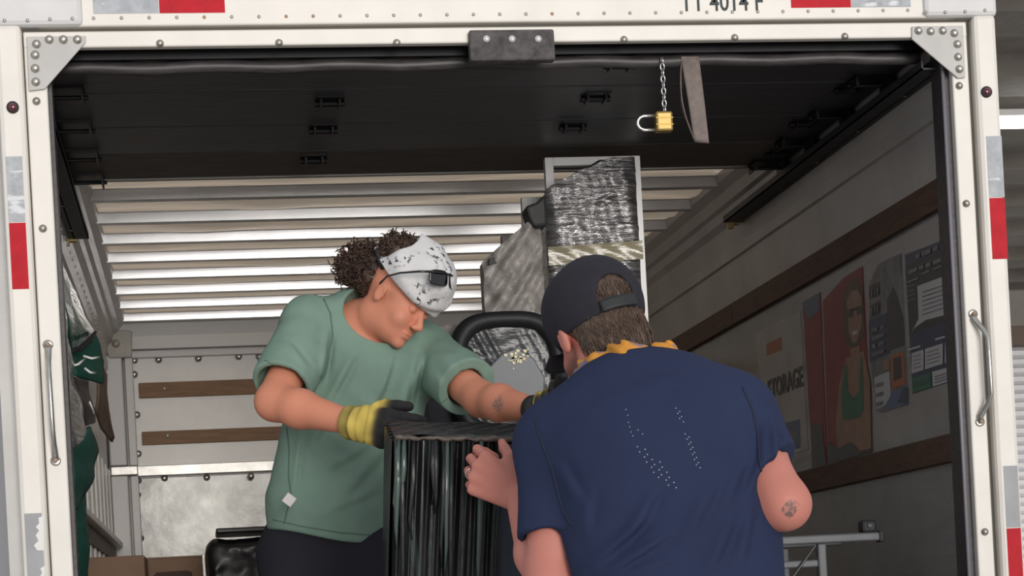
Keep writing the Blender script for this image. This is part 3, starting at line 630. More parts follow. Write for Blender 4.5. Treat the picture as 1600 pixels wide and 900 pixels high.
# tall wrapped panel
xa, xb = wq(857, 400)[0], wq(1002, 400)[0]; zt, zl = wq(1000, 244)[2], wq(857, 298)[2]
t = thing('wrapped_furniture', 'tall flat panel wrapped in shiny black stretch film with a tan tape band', 'wrapped panel', ((xa+xb)/2, YW+.06, 0))
rng = np.random.RandomState(3); cre = [(rng.uniform(0, 1.75), rng.uniform(-.10, .12), rng.uniform(.002, .007), rng.uniform(.003, .008)) for _ in range(130)]
def wpan(u, v):
    x = xa+(xb-xa)*u; zlim = zl+(zt-zl)*min(1, u/.75)**.8; z = zlim*v
    d = 0
    for (c0, sl, am, wd) in cre:
        e = (z-c0-sl*(u-.5))/wd
        if abs(e) < 3: d += am*math.exp(-e*e)*(.6+.4*math.sin(u*9+c0*40))
    edge = .02*(abs(2*u-1)**8)
    return (x, YW-d+edge+.002*math.sin(u*30+z*25), z+.0015*math.sin(u*21))
mb = MB().grid(wpan, 40, 330)
mb.build('film', FILMS, t, smooth=True, fix=False)
MB().prism([(xa+.002, YW+.022, .0), (xb-.002, YW+.022, .0), (xb-.002, YW+.022, zt), (xa+(xb-xa)*.62, YW+.022, zt-.002), (xa+.002, YW+.022, zl-.003)], (0, .12, 0)).build('core', FILM, t, bevel=.006)
z0, z1 = wq(930, 411)[2], wq(930, 382)[2]
MB().grid(lambda u, v: (xa-.003+(xb-xa+.006)*u, YW-.012-.004*math.sin(v*PI)-.002*math.sin(u*25+v*8), z0+(z1-z0)*v+.012*(u-.5)), 30, 8).build('tape_band', TAPET, t, smooth=True, fix=False)
# white frames behind it
def wframe(name, x0, x1, ztop, Y, wd, label):
    t = thing(name, label, 'frame', ((x0+x1)/2, Y, 0))
    MB().box((x0, Y, 0), (x0+wd, Y+.03, ztop)).build('frame_stile', FRAMEW, t, bevel=.002); MB().box((x1-wd, Y, 0), (x1, Y+.03, ztop)).build('frame_stile', FRAMEW, t, bevel=.002)
    MB().box((x0+wd, Y, ztop-wd), (x1-wd, Y+.03, ztop)).build('frame_rail', FRAMEW, t, bevel=.002); return t
Yf = YW+.15; a = at(851, 246, Yf); wframe('white_frame', a[0], at(1002, 246, Yf)[0]-.004, a[2], Yf, .026, 'white painted frame standing behind the tall film wrapped panel')
Yg = YW+.30; a = at(815, 308, Yg); wframe('white_frame', a[0], at(900, 308, Yg)[0], a[2], Yg, .034, 'lower white frame corner left of the tall wrapped panel')
Yh2 = YW+.36; a = at(785, 368, Yh2); tag(MB().box((a[0], Yh2, 0), (a[0]+.02, Yh2+.02, a[2])).box((a[0]-.004, Yh2-.004, a[2]-.03), (a[0]+.024, Yh2+.024, a[2])).build('grey_pole', mat('pole_grey', (.2, .19, .18), .5), None, bevel=.003), 'thin grey upright pole behind the grey film bundle', 'pole')
# grey film-wrapped bundle, slanting top
t = thing('wrapped_bundle', 'grey crumpled film bundle with a slanted top beside the tall wrapped panel', 'wrapped bundle', (wq(810, 500, .85)[0], YW, 0))
bl, br_ = wq(764, 600, .85)[0], wq(858, 600, .85)[0]
def bund(u, v):
    x = bl+(br_-bl)*u; top = (wq(764, 408, .85)[2]*(1-u)+wq(856, 330, .85)[2]*u); z = top*v; s = (x-bl)*.75-z*.62
    d = .007*math.sin(s*95+1.5*math.sin(x*30))+.005*math.sin(s*190+z*20)+.004*math.sin(z*60+x*85)
    return (x, YW-.10-.03*math.sin(u*PI)-d, z)
MB().grid(bund, 40, 170).build('film', FILMG, t, smooth=True, fix=False)
MB().prism([(bl+.002, (YW-.085), 0), (br_-.002, (YW-.085), 0), (br_-.002, (YW-.085), wq(856, 331, .85)[2]), (bl+.002, (YW-.085), wq(764, 409, .85)[2])], (0, .06, 0)).build('core', FILMG, t)
MB().prism([wq(765, 403, YW-.12), wq(792, 400, YW-.12), wq(775, 412, YW-.12), wq(764, 414, YW-.12)], (0, .02, 0)).build('black_flap', RUBBER, t)
MB().prism([wq(821, 322, YW-.14), wq(838, 316, YW-.14), wq(853, 302, YW-.14), wq(856, 352, YW-.14), wq(833, 354, YW-.14), wq(826, 340, YW-.14)], (0, .09, 0)).build('black_flap', RUBBER, t, bevel=.008)
# rounded black-rimmed item under clear film
YS = .45
t = thing('wrapped_screen', 'rounded black padded item under clear crinkled film with a grey centre', 'wrapped furniture', (at(790, 600, YS)[0], YS+.1, 0))
cx, cz_ = (at(700, 580, YS)[0]+at(882, 580, YS)[0])/2, at(790, 590, YS)[2]; hw, hh = (at(882, 580, YS)[0]-at(700, 580, YS)[0])/2, at(790, 487, YS)[2]-cz_
def se(u, r, n=3.2): q = 2*PI*u; c_, s_ = math.cos(q), math.sin(q); return (r*math.copysign(abs(c_)**(2/n), c_), r*math.copysign(abs(s_)**(2/n), s_))
def rim(u, v):
    a_, b_ = se(u, 1); q = 2*PI*v; rr = .045; k = 1-.12*(1-math.cos(q))
    return (cx+a_*hw*(.86+.14*math.cos(q)), YS-.01+.05*math.sin(q)+.0, cz_+b_*hh*(.86+.14*math.cos(q)))
MB().grid(rim, 72, 12).build('padded_rim', mat('black_fabric', (.012, .012, .014), .6, bump=(60, .4, .003)), t, smooth=True, fix=False)
def disc(u, v):
    a_, b_ = se(u, v*.80); d = .014*(1-v)+.004*math.sin(a_*31+b_*17)*v+.003*math.sin(b_*60+a_*22)*v; return (cx+a_*hw, YS-.03-d, cz_+b_*hh)
MB().grid(disc, 72, 14).build('clear_film', mat('clear_film', (.03, .031, .034), .30, metal=.0, coat=.12, bump=(14, .45, .012, (1, 1, 3)), noise=(12, .7)), t, smooth=True, fix=False)
gq = [(756, 582), (785, 552), (808, 543), (835, 560), (852, 590), (850, 618), (830, 622), (790, 612), (764, 602)]
MB().prism([at(x, y, YS-.056) for x, y in gq], (0, .012, 0)).build('grey_centre', mat('screen_grey', (.11, .12, .135), .45, noise=(8, .1)), t, bevel=.004)
gl = MB()
for i in range(26):
    px, py = random.gauss(808, 9), random.gauss(557, 7); s = random.uniform(1, 3); gl.prism([at(px+dx*s, py+dy*s, YS-.059) for dx, dy in ((-1, -1), (1.2, -.6), (.8, 1), (-.7, .8))], (0, .003, 0))
gl.build('sticker', mat('gold_sticker', (.6, .52, .3), .4), t)['kind'] = 'stuff'
MB().box((at(648, 640, YS)[0], YS+.02, 0), (cx+hw*.8, YS+.3, cz_-hh*.08)).build('seat_base', mat('black_cloth', (.012, .013, .018), .8, bump=(30, .5, .004)), t, bevel=.04)
MB().grid(lambda u, v: (cx-hw-.055+.1*u, YS+.03+.08*u+.006*math.sin(v*40+u*9), cz_-hh*.5+(hh*1.42)*v-.05*(1-u)**2*v), 12, 40).build('side_film', FILMG, t, smooth=True, fix=False)

# film-wrapped dresser standing on the ramp
A = at(616, 686, -1.05); B = at(862, 690, -1.05); D_ = at(605, 664, -.46); C_ = at(846, 657, -.46); up = np.cross(B-A, D_-A); up /= np.linalg.norm(up); H = .90
t = thing('wrapped_dresser', 'tall narrow dresser wrapped in glossy black film, held between the two people', 'wrapped furniture', (A+B+C_+D_)/4-up*H)
nrm = np.cross(B-A, up); nrm /= np.linalg.norm(nrm)      # towards the camera
if nrm[1] > 0: nrm = -nrm
MB().prism([A-nrm*.012-up*.006, B-nrm*.012-up*.006, C_-up*.006, D_-up*.006], -up*H).build('dresser_body', mat('dresser_blue_grey', (.045, .06, .085), .4, noise=(8, .2)), t, bevel=.006)
fw = .68
def front(u, v):
    s = v*H; k = math.exp(-s*3.5); d = (.0015+.008*k)*math.sin(u*47+2*math.sin(s*5)+1.5*math.sin(u*13))+.004*k*math.sin(u*103+s*9)+.003*math.sin(u*21+s*3.3)
    return tuple(A+(B-A)*u*fw-up*s+nrm*(d+.004))
DF = mat('dresser_film', (.010, .011, .012), .36, coat=.0, spec=.45, bump=(20, .25, .006, (5, 5, .5)), streak=((.035, .055, .048), 5, .58, .70, (6, 6, .7)))  # greenish streaks are reflections in the film, painted into its colour
MB().grid(front, 130, 60).build('front_film', DF, t, smooth=True, fix=False)
def topf(u, v):
    d = .004*math.sin(v*42+u*5)+.003*math.sin(v*90+u*11); return tuple(A+(B-A)*u+(D_-A)*v+up*(d+.004))
MB().grid(topf, 40, 60).build('top_film', DF, t, smooth=True, fix=False)
def sidef(u, v):
    d = .004*math.sin(u*30+v*4); return tuple(A+(D_-A)*u-up*v*H-(B-A)/np.linalg.norm(B-A)*(d+.004))
MB().grid(sidef, 24, 40).build('side_film', DF, t, smooth=True, fix=False)
bun = [A+(B-A)*k+nrm*.012+up*(.003+.0012*math.sin(k*33)+.0012*math.sin(k*71+1)) for k in np.linspace(0, .75, 26)]
MB().tube(bun, [.0046+.0012*math.sin(i*1.9)+.0009*math.sin(i*.7) for i in range(26)], 8).build('bunched_edge', mat('film_bunch', (.085, .062, .05), .45, noise=(40, .4), bump=(50, .8, .005)), t, smooth=True)
for k in range(11):
    u = random.uniform(.02, .62); l = random.uniform(.12, .34); x0 = A+(B-A)*u+nrm*.014
    MB().tube([x0, x0-up*l*.4+nrm*.006, x0-up*l*.8+nrm*.002+(B-A)*random.uniform(-.02, .02), x0-up*l], [.004, .006, .004, .001], 6, flat=.35).build('film_fold', mat('film_reflection', (.06, .09, .08), .3, coat=.2) if k % 2 else DF, t, smooth=True)  # every second fold is coloured pale green as a painted reflection

# cardboard box and black bag by the front wall, metal rack at the right
Yc = 3.3; a = at(181, 868, Yc); b = at(352, 858, Yc); t = thing('cardboard_box', 'brown cardboard box with shiny clear tape on the truck floor', 'box', ((a[0]+b[0])/2, Yc+.2, 0))
CARD = mat('cardboard', (.29, .185, .125), .75, noise=(12, .12)); TAPEC = mat('clear_tape', (.42, .36, .30), .12, coat=.8, bump=(40, 1, .01, (1, 1, 1)), metal=.3)
MB().box((a[0], Yc, 0), (b[0], Yc+.4, a[2]-.02)).build('box_body', CARD, t, bevel=.004)
MB().box((a[0]-.002, Yc-.004, a[2]-.022), (b[0]+.002, Yc+.2, a[2]-.015)).build('flap', CARD, t); MB().box((a[0]-.002, Yc+.203, a[2]-.022), (b[0]+.002, Yc+.404, a[2]-.015)).build('flap', CARD, t)
for px in (213, 326):
    x = at(px, 880, Yc)[0]; MB().box((x-.025, Yc-.006, .02), (x+.025, Yc+.41, a[2]-.012)).build('tape_strip', TAPEC, t, bevel=.002)
m = MB(); x0, x1 = at(232, 890, Yc)[0], at(300, 890, Yc)[0]; z0 = at(260, 896, Yc)[2]; m.prism([(x0, Yc-.002, z0-.03), (x1, Yc-.002, z0-.03), (x1, Yc-.002, z0), (x1-.02, Yc-.002, z0+.008), (x0+.03, Yc-.002, z0+.006)], (0, .001, 0)); m.build('printed_mark', mat('box_print', (.10, .06, .045), .8), t)
a, b = at(337, 828, 2.9), at(445, 826, 2.9)
bag = [('e', ((a[0]+b[0])/2+.03, 3.05, a[2]*.48), (.21, .20, a[2]*.56), np.eye(3), .02)]
bagc = V3(((a[0]+b[0])/2+.04, 3.05, 0))
def bagd(P): 
    q = np.abs(P-np.array([bagc[0], bagc[1], a[2]*.5-.012], np.float32))-np.array([.17, .14, a[2]*.5-.068], np.float32); d = np.sqrt((np.maximum(q, 0)**2).sum(1))+np.minimum(q.max(1), 0)-.045
    return d+.007*wav(P, 38)+.004*wav(P, 80, 1)
o = sdf_obj('black_bag', bagd, (bagc[0]-.28, bagc[1]-.26, -.02), (bagc[0]+.28, bagc[1]+.26, a[2]+.06), .012, mat('bag_plastic', (.010, .010, .012), .35, coat=.1, bump=(30, .3, .004)), None)
tag(o, 'black plastic wrapped bag beside the cardboard box', 'bag')
o = MB().box((a[0], 2.86, a[2]-.016), (b[0]+.1, 3.28, a[2]+.004)).build('black_lid_board', mat('board_black', (.02, .02, .024), .35), None, bevel=.006); o.name = 'black_board'; tag(o, 'flat black board lying on top of the black bag', 'board')
# rack: dark metal cart at the right
Yr = .35; RK = mat('rack_grey', (.11, .115, .125), .5, .1, noise=(20, .15))
p = at(1215, 845, Yr); q = at(1380, 838, Yr); zt = (p[2]+q[2])/2
t = thing('metal_rack', 'low grey metal rack with a black rubber end beside the person in navy', 'rack', ((p[0]+q[0])/2, Yr+.2, 0))
MB().box((p[0]-.25, Yr, zt-.012), (q[0], Yr+.028, zt+.012)).build('top_rail', RK, t, bevel=.005); MB().box((p[0]-.25, Yr+.36, zt-.012), (q[0], Yr+.388, zt+.012)).build('top_rail', RK, t, bevel=.005)
xv = at(1286, 870, Yr)[0]
for y in (Yr+.003, Yr+.363): MB().box((xv-.012, y, 0), (xv+.012, y+.024, zt-.012)).build('upright', RK, t, bevel=.004); MB().box((p[0]-.24, y, 0), (p[0]-.216, y+.024, zt-.012)).build('upright', RK, t, bevel=.004)
z2 = at(1240, 882, Yr)[2]; MB().box((p[0]-.22, Yr+.004, z2-.01), (xv-.012, Yr+.024, z2+.01)).build('lower_rail', RK, t, bevel=.004)
MB().tube([at(1274, 852, Yr-.004), at(1240, 900, Yr-.004), at(1205, 950, Yr-.004)], .0035, 6).build('brace_wire', TRACK, t)
c = at(1356, 823, Yr+.01); rbx = MB().box((c[0]-.020, Yr-.004, zt+.011), (c[0]+.022, Yr+.04, zt+.045)).build('rubber_end', RUBBER, t, bevel=.008)
MB().lathe((c[0], Yr-.004, zt+.03), (0, -1, 0), [(.008, 0), (.006, .004)], 10).build('end_screw', TRACK, rbx)
MB().box((q[0]-.012, Yr-.003, zt-.016), (q[0]+.004, Yr+.03, zt+.016)).build('end_cap', RUBBER, t, bevel=.004)
c = at(1214, 862, Yr-.03); MB().tube([c+V3((0, 0, .03)), c+V3((.006, -.004, .01)), c+V3((-.004, 0, -.012)), c+V3((.003, 0, -.03))], [.004, .009, .008, .004], 8).build('foil_scrap', mat('foil', (.75, .73, .70), .15, .95, bump=(90, .8, .004)), t, smooth=True)
MB().box((p[0]-.2, Yr+.05, .3), (xv-.02, Yr+.34, z2-.05)).build('stored_case', RUBBER, t, bevel=.01)

# green wrapped bundle strapped to the left wall
GF = mat('green_film', (.02, .13, .10), .12, coat=.8, spec=.8, bump=(18, .5, .012, (1, 1, 3)), noise=(8, .3))
GC = mat('green_cloth', (.012, .10, .075), .6, bump=(30, .5, .004)); SILV = mat('film_silver', (.32, .33, .34), .14, metal=.5, coat=.6, bump=(20, .9, .012, (1, 1, 3)))
Yk = 1.0
t = thing('green_bundle', 'green blanket bundle under glossy film strapped along the left wall', 'bundle', (XL+.08, Yk+.3, 0))
def tri(name, pts, thick, m, par, amp=.006):
    pts = [at(x, y, Yq) for x, y, Yq in pts]
    n = len(pts); c = V3(pts).mean(0); mb = MB(); R_ = 10
    def fn(u, v):
        q = u*n; i = int(q) % n; f_ = q-int(q); e = pts[i]*(1-f_)+pts[(i+1) % n]*f_; p_ = c+(e-c)*v
        return tuple(p_+V3((amp*.6*math.sin(p_[2]*60), -thick*math.sqrt(max(0, 1-v*v))-amp*math.sin(p_[2]*38+p_[0]*55+v*3), 0)))
    mb.grid(fn, n*6, R_); o = mb.build(name, m, par, smooth=True, fix=False); sd_ = o.modifiers.new('thick', 'SOLIDIFY'); sd_.thickness = .008; sd_.offset = 1; return o
r1 = tri('film_roll', [(88, 385, .5), (97, 420, .75), (122, 480, 1.0), (146, 522, 1.15), (140, 540, 1.1), (112, 550, .9), (100, 500, .7), (92, 450, .55)], .05, GF, t)
MB().tube([at(108, 549, .75), at(125, 545, .85), at(140, 532, .95), at(149, 519, 1.05)], [.006, .008, .008, .005], 8).build('black_strap', RUBBER, t, smooth=True)
tri('folded_cloth', [(108, 552, .9), (146, 525, 1.1), (160, 565, 1.2), (156, 600, 1.2), (132, 592, 1.0), (112, 585, .9)], .03, GC, t)
for (y0, y1, x0, x1) in ((572, 560, 112, 133), (556, 558, 130, 156), (575, 583, 132, 150)): MB().tube([at(x0, y0, .86), at((x0+x1)/2, (y0+y1)/2+3, .86), at(x1, y1, .9)], .0035, 6, flat=.5).build('white_stripe', WHITEP, t, smooth=True)
tri('film_fold', [(92, 470, .5), (102, 510, .6), (112, 590, .8), (126, 640, .9), (138, 690, .95), (112, 702, .7), (100, 650, .6), (96, 560, .5)], .04, SILV, t)
tri('dark_wrap', [(112, 590, .85), (134, 595, 1.0), (142, 640, 1.05), (146, 660, 1.05), (132, 665, .9), (120, 640, .85)], .03, mat('dark_wrap', (.035, .028, .03), .4, bump=(30, .6, .005)), t)
tri('lower_bag', [(108, 700, .7), (128, 680, .85), (140, 668, .95), (149, 705, 1.05), (143, 745, 1.0), (128, 775, .9), (116, 797, .75), (109, 760, .68)], .06, GC, t)
MB().tube([at(140, 628, .95), at(147, 645, 1.0), at(143, 655, 1.0), at(136, 648, .95)], .003, 6).build('white_cord', WHITEP, t, smooth=True)
bb = [('e', (XL+.005, .98, .98), (.070, .34, .50), np.eye(3), .04), ('e', (XL+.005, .70, 1.25), (.055, .22, .28), np.eye(3), .05), ('e', (XL+.005, 1.05, .70), (.085, .26, .30), np.eye(3), .05)]
sdf_obj('blanket_body', lambda P: smax(evalp(P, bb)+.006*wav(P, 32)+.003*wav(P, 70, 1), XL+.003-P[:, 0], .004), (XL-.02, .3, .2), (XL+.14, 1.5, 1.65), .008, GC, t)
t2 = tri('brown_board', [(150, 560, 1.6), (163, 585, 1.9), (166, 640, 2.0), (176, 682, 2.2), (172, 690, 2.2), (157, 670, 1.9), (148, 640, 1.7), (152, 600, 1.65)], .02, mat('brown_card', (.20, .14, .11), .7, noise=(15, .3)), None, .003)
tag(t2, 'torn brown board leaning between the green bundle and the white corner post', 'board')
bx = MB().box((XL+.02, 2.15, 0), (XL+.22, 2.6, at(125, 872, 2.15)[2])).build('tan_carton', CARD, None, bevel=.004); tag(bx, 'tan carton low beside the left wall behind the door post', 'box')

# ================================================================== people
def unit(v): v = V3(v); return v/np.linalg.norm(v)
def frame_of(F, U):
    """head or hand axes as columns: right, forward, up"""
    F = unit(F); U = V3(U); U = unit(U-F*(U@F)); R_ = np.cross(F, U); return np.stack([R_, F, U], 1)
def head_prims(c, M, s=1.0, female=False):
    def L(p): return V3(c)+M@(V3(p)*s)
    def E(p, r, k=.015): return ('e', L(p), V3(r)*s, M, k)
    def S(p, r, k=.006): return ('s', L(p), V3(r)*s, M, k)
    def K(a, b, ra, rb, k=.01): return ('c', L(a), L(b), ra*s, rb*s, k)
    jw = .92 if female else 1.0
    return [E((0, -.018, .034), (.074, .094, .084)), E((0, .026, -.028), (.061*jw, .062, .080), .03), E((0, .036, -.076), (.045*jw, .046, .034), .03), E((0, .078, -.099), (.017, .014, .013), .018),
            E((.037, .062, -.034), (.022, .02, .022), .02), E((-.037, .062, -.034), (.022, .02, .022), .02),
            K((-.03, .080, .020), (.03, .080, .020), .010, .010, .012), S((.031, .100, .006), (.016, .012, .011), .01), S((-.031, .100, .006), (.016, .012, .011), .01),
            E((.031, .078, .004), (.0125, .0125, .0115), .003), E((-.031, .078, .004), (.0125, .0125, .0115), .003),
            K((0, .088, .010), (0, .108, -.030), .007, .0125, .010), E((.011, .100, -.036), (.0085, .010, .007), .005), E((-.011, .100, -.036), (.0085, .010, .007), .005),
            E((0, .090, -.062), (.021, .0095, .0055), .006), E((0, .088, -.0725), (.019, .0095, .0065), .004), S((0, .103, -.0668), (.024, .010, .0016), .003),
            E((.077, -.012, -.004), (.007, .018, .030), .006), E((-.077, -.012, -.004), (.007, .018, .030), .006), S((.087, -.007, -.002), (.006, .010, .018), .004), S((-.087, -.007, -.002), (.006, .010, .018), .004)]
def hand_prims(wr, F, N, left, curl, spread=.0, s=1.0, thumb=(.75, .5), kf=.006):
    """wrist, finger direction, direction the palm faces; curl: bend of the three joints for index..little"""
    F = unit(F); N = V3(N); N = unit(N-F*(N@F)); T = np.cross(N, F) if left else np.cross(F, N)     # T: thumb side
    w0 = V3(wr); out = []
    kn = []
    for i, (off, ln) in enumerate(((.033, .088), (.011, .092), (-.011, .088), (-.032, .080))):
        k = w0+F*ln*s+T*off*s-N*.004*(i in (1, 2)); kn.append(k); out.append(('c', w0+T*off*.55*s+F*.01, k, .0150*s, .0118*s, .010))
    segs = ((.042, .025, .020), (.046, .029, .021), (.043, .027, .020), (.034, .020, .018))
    for i in range(4):
        p = kn[i]; a = 0; cu = curl[i] if hasattr(curl[0], '__len__') else curl
        for j in range(3):
            a += cu[j]; dr_ = F*math.cos(a)+N*math.sin(a)+T*spread*(1.5-i); dr_ = unit(dr_); q = p+dr_*segs[i][j]*s
            r0, r1 = (.0098, .0090, .0083)[j]*s, (.0090, .0083, .0070)[j]*s
            if i == 3: r0 *= .88; r1 *= .88
            out.append(('c', p, q, r0, r1, kf if j == 0 else .003)); p = q
    b0 = w0+F*.022*s+T*.022*s+N*.006*s; d1 = unit(F*.75+T*.75+N*.35); b1 = b0+d1*.042*s; d2 = unit(F*math.cos(thumb[0])+T*math.sin(thumb[0])*.6+N*thumb[1]); b2 = b1+d2*.034*s; b3 = b2+unit(d2+N*.25)*.026*s
    out += [('c', b0, b1, .0165*s, .0125*s, .016), ('c', b1, b2, .0115*s, .0105*s, .006), ('c', b2, b3, .0105*s, .0080*s, .003)]
    return out
def bounds(pr_, pad=.05):
    pts = []
    for p in pr_:
        if p[0] in 'cq': pts += [V3(p[1])+p[3], V3(p[1])-p[3], V3(p[2])+p[4], V3(p[2])-p[4]]
        elif p[0] == 'e': m_ = max(p[2]); pts += [V3(p[1])+m_, V3(p[1])-m_]
    pts = np.array(pts); return pts.min(0)-pad, pts.max(0)+pad
def half(P, p, n): n = unit(n).astype(np.float32); return (P-V3(p).astype(np.float32))@n      # positive on the n side
def crease(P, a, b, wd, amp):
    """ridge along the segment a-b, seen in the XZ plane"""
    a = V3(a)[[0, 2]].astype(np.float32); b = V3(b)[[0, 2]].astype(np.float32)
    if len(P) > 2000:
        lo, hi = P.min(0)[[0, 2]], P.max(0)[[0, 2]]
        if (np.minimum(a, b)-3*wd > hi).any() or (np.maximum(a, b)+3*wd < lo).any(): return np.float32(0)
    q = P[:, [0, 2]]-a; ba = b-a; t = np.clip((q@ba)/(ba@ba), 0, 1); w_ = q-t[:, None]*ba
    return -amp*np.exp(-(w_*w_).sum(1)/(wd*wd))*np.sin(np.clip(t*.9+.08, 0, 1)*PI)

SK1, SK2 = np.array([.66, .26, .16]), np.array([.59, .225, .175])
def skin_col(base, extra):
    def fn(co):
        c = np.tile(base, (len(co), 1)); n = wav(co.astype(np.float32), 45)[:, None]; c = c*(1+.05*n); return np.clip(extra(co, c), 0, 1)
    return fn
def blob(co, p, r): return np.exp(-((co-V3(p))**2).sum(1)/(r*r))[:, None]

from mathutils.bvhtree import BVHTree
# ------------------------------------------------------------------ person in the green T-shirt
YG = .06
gp = dict(neck=at(566, 492, .07), rs=at(485, 512, .04), ls=at(668, 556, .10), re=at(428, 628, -.14), rw=at(548, 660, -.30), le=at(752, 624, -.13), lw=at(836, 640, -.335))
gp['chest'] = at(578, 575, .08); gp['belly'] = at(545, 700, .10); gp['pel'] = at(525, 850, .14)
per1 = thing('person', 'person in green T-shirt and white bandana gripping the wrapped dresser with yellow gloves', 'person', (gp['pel'][0], .14, 0))
HF = unit((.60, -.55, -.58)); HM_ = frame_of(HF, (.45, -.12, .88)); HC = at(622, 469, -.035)
def HL(p): return HC+HM_@V3(p)
chin = gp['neck']
SQ = (unit((.35, -.94, 0)), .68)
torso1 = [('q', gp['chest'], gp['belly'], .150, .145, .05, SQ), ('q', gp['belly'], gp['pel'], .145, .150, .05, SQ), ('c', gp['rs'], gp['ls'], .055, .055, .06)]
hp = head_prims(HC, HM_, .87, True)
arms1 = [('c', gp['rs'], gp['re'], .052, .042, .03), ('c', gp['re'], gp['re']+(gp['rw']-gp['re'])*.35, .043, .044, .02), ('c', gp['re']+(gp['rw']-gp['re'])*.35, gp['rw'], .044, .028, .02),
         ('c', gp['ls'], gp['le'], .050, .040, .03), ('c', gp['le'], gp['le']+(gp['lw']-gp['le'])*.35, .041, .042, .02), ('c', gp['le']+(gp['lw']-gp['le'])*.35, gp['lw'], .042, .027, .02)]
neck1 = [('c', gp['neck']+V3((0, .0, -.02)), HL((0, -.03, -.06)), .062, .050, .03)]
leg1 = []
for sgn in (-1, 1):
    hip = gp['pel']+V3((sgn*.085, .0, -.03)); kn_ = V3((hip[0]+sgn*.03, .06, .40)); an = V3((hip[0]+sgn*.05, .20, .07)); leg1 += [('c', hip, kn_, .092, .062, .03), ('c', kn_, an, .062, .042, .02), ('c', an+V3((0, .02, -.02)), an+V3((.04, -.16, -.025)), .042, .034, .02)]
RF, RN = unit((.62, -.74, -.22)), unit((.78, .60, -.1)); LF, LN = unit((.72, -.62, -.05)), unit((-.6, -.6, -.3))
handR = hand_prims(gp['rw']+RF*.028, RF, RN, False, ((.25, .6, .5), (.3, .65, .5), (.35, .7, .5), (.4, .7, .5)), s=.95, thumb=(.25, .35))
handL = hand_prims(gp['lw']+LF*.02, LF, np.cross(LF, (0, 0, 1)), True, (.3, .5, .4), s=.95)
body1 = torso1+arms1+leg1+hp+neck1+handR+handL
lo, hi = bounds(body1, .03)
def extra1(co, c):
    lip = np.maximum(blob(co, HL((0, .095, -.062)), .013), np.maximum(blob(co, HL((.012, .09, -.068)), .011), blob(co, HL((-.012, .09, -.068)), .011)))
    c = c*(1-lip*.8)+np.array([.42, .17, .15])*lip*.8
    ck = np.maximum(blob(co, HL((.045, .07, -.04)), .03), blob(co, HL((0, .108, -.03)), .018)); c = c*(1-ck*.35)+np.array([.60, .25, .19])*ck*.35
    ey = np.maximum(blob(co, HL((.031, .092, -.001)), .010), blob(co, HL((-.031, .092, -.001)), .010)); c = c*(1-ey*.6)
    br = np.maximum(blob(co, HL((.033, .09, .021)), .011), blob(co, HL((-.033, .09, .021)), .011)); c = c*(1-br*.7)
    sb = blob(co, HL((.074, .018, .0)), .016); return c*(1-.6*sb)
tt = at(780, 631, -.26)
SKM1 = mat('skin_tan', (.5, .3, .2), .58, vcol='Col', sss=.06, bump=(90, .12, .002), tatt=[(tt, .019, 90, (.16, .15, .14))])
sdf_obj('body', lambda P: evalp(P, body1), lo, hi, .0035, SKM1, per1, skin_col(SK1, extra1))
# T-shirt
cut_r = gp['rs']+(gp['re']-gp['rs'])*.80; nr = unit(gp['re']-gp['rs']); cut_l = gp['ls']+(gp['le']-gp['ls'])*.74; nl_ = unit(gp['le']-gp['ls'])
hem = at(515, 838, .02); hemn = unit((-.10, 0, -1))
sh_t = [('q', gp['chest']+V3((0, 0, .015)), gp['belly'], .172, .170, .05, SQ), ('q', gp['belly'], at(525, 790, .12), .163, .170, .05, SQ), ('q', at(525, 790, .12), gp['pel'], .170, .168, .05, SQ), ('c', gp['rs'], gp['ls'], .070, .068, .06), ('c', gp['neck']+V3((0, 0, -.02)), gp['chest'], .085, .12, .05)]
slr = [('c', gp['rs'], gp['rs']+(gp['re']-gp['rs'])*1.1, .074, .074, .02)]; sll = [('c', gp['ls'], gp['ls']+(gp['le']-gp['ls'])*1.1, .072, .078, .02)]
fold1 = [((548, 560), (505, 640), .012, .007), ((600, 590), (560, 690), .010, .005), ((640, 590), (622, 680), .010, .007), ((655, 560), (640, 640), .009, .006), ((520, 640), (480, 700), .014, .008), ((470, 660), (455, 790), .008, .004), ((570, 700), (500, 740), .016, .006),
         ((600, 700), (520, 790), .018, .006), ((585, 770), (490, 810), .016, .005), ((610, 560), (590, 640), .008, .004), ((510, 520), (500, 600), .010, .007), ((440, 540), (480, 590), .010, .004), ((685, 565), (705, 595), .012, .0015), ((668, 585), (682, 615), .012, .002), ((480, 690), (530, 720), .02, .006), ((555, 620), (600, 660), .02, .005)]
fold1 = [(at(*a, 0.), at(*b, 0.), w_, am) for a, b, w_, am in fold1]
def shirt1(P):
    d = evalp(P, sh_t); d = smin(d, smax(evalp(P, slr), half(P, cut_r, nr), .004), .028); d = smin(d, smax(evalp(P, sll), half(P, cut_l, nl_), .004), .028); d = smax(d, -d_cone(P, cut_r-nr*.03, cut_r+nr*.08, .058, .066), .004); d = smax(d, -d_cone(P, cut_l-nl_*.02, cut_l+nl_*.08, .048, .056), .004)
    for a, b, w_, am in fold1: d = d+crease(P, a, b, w_, am*1.7)-crease(P, a+V3((w_*1.5, 0, 0)), b+V3((w_*1.5, 0, 0)), w_*.7, am*1.4)
    d = d+.0035*wav(P, 30, .4)+.0015*wav(P, 70, 1.)
    d = smax(d, half(P, hem, hemn)-.012*np.sin(P[:, 0]*14+1.0), .004)
    nk = d_cone(P, gp['neck']+V3((.006, -.03, -.035)), HL((0, -.03, -.05)), .073, .088); return smax(d, -nk, .006)
lo, hi = bounds(sh_t+slr+sll, .04)
SH1 = mat('shirt_green', (.195, .295, .24), .9, noise=(6, .10), bump=(260, .15, .001), spec=.2)
o = sdf_obj('t_shirt', shirt1, lo, hi, .0042, SH1, per1)
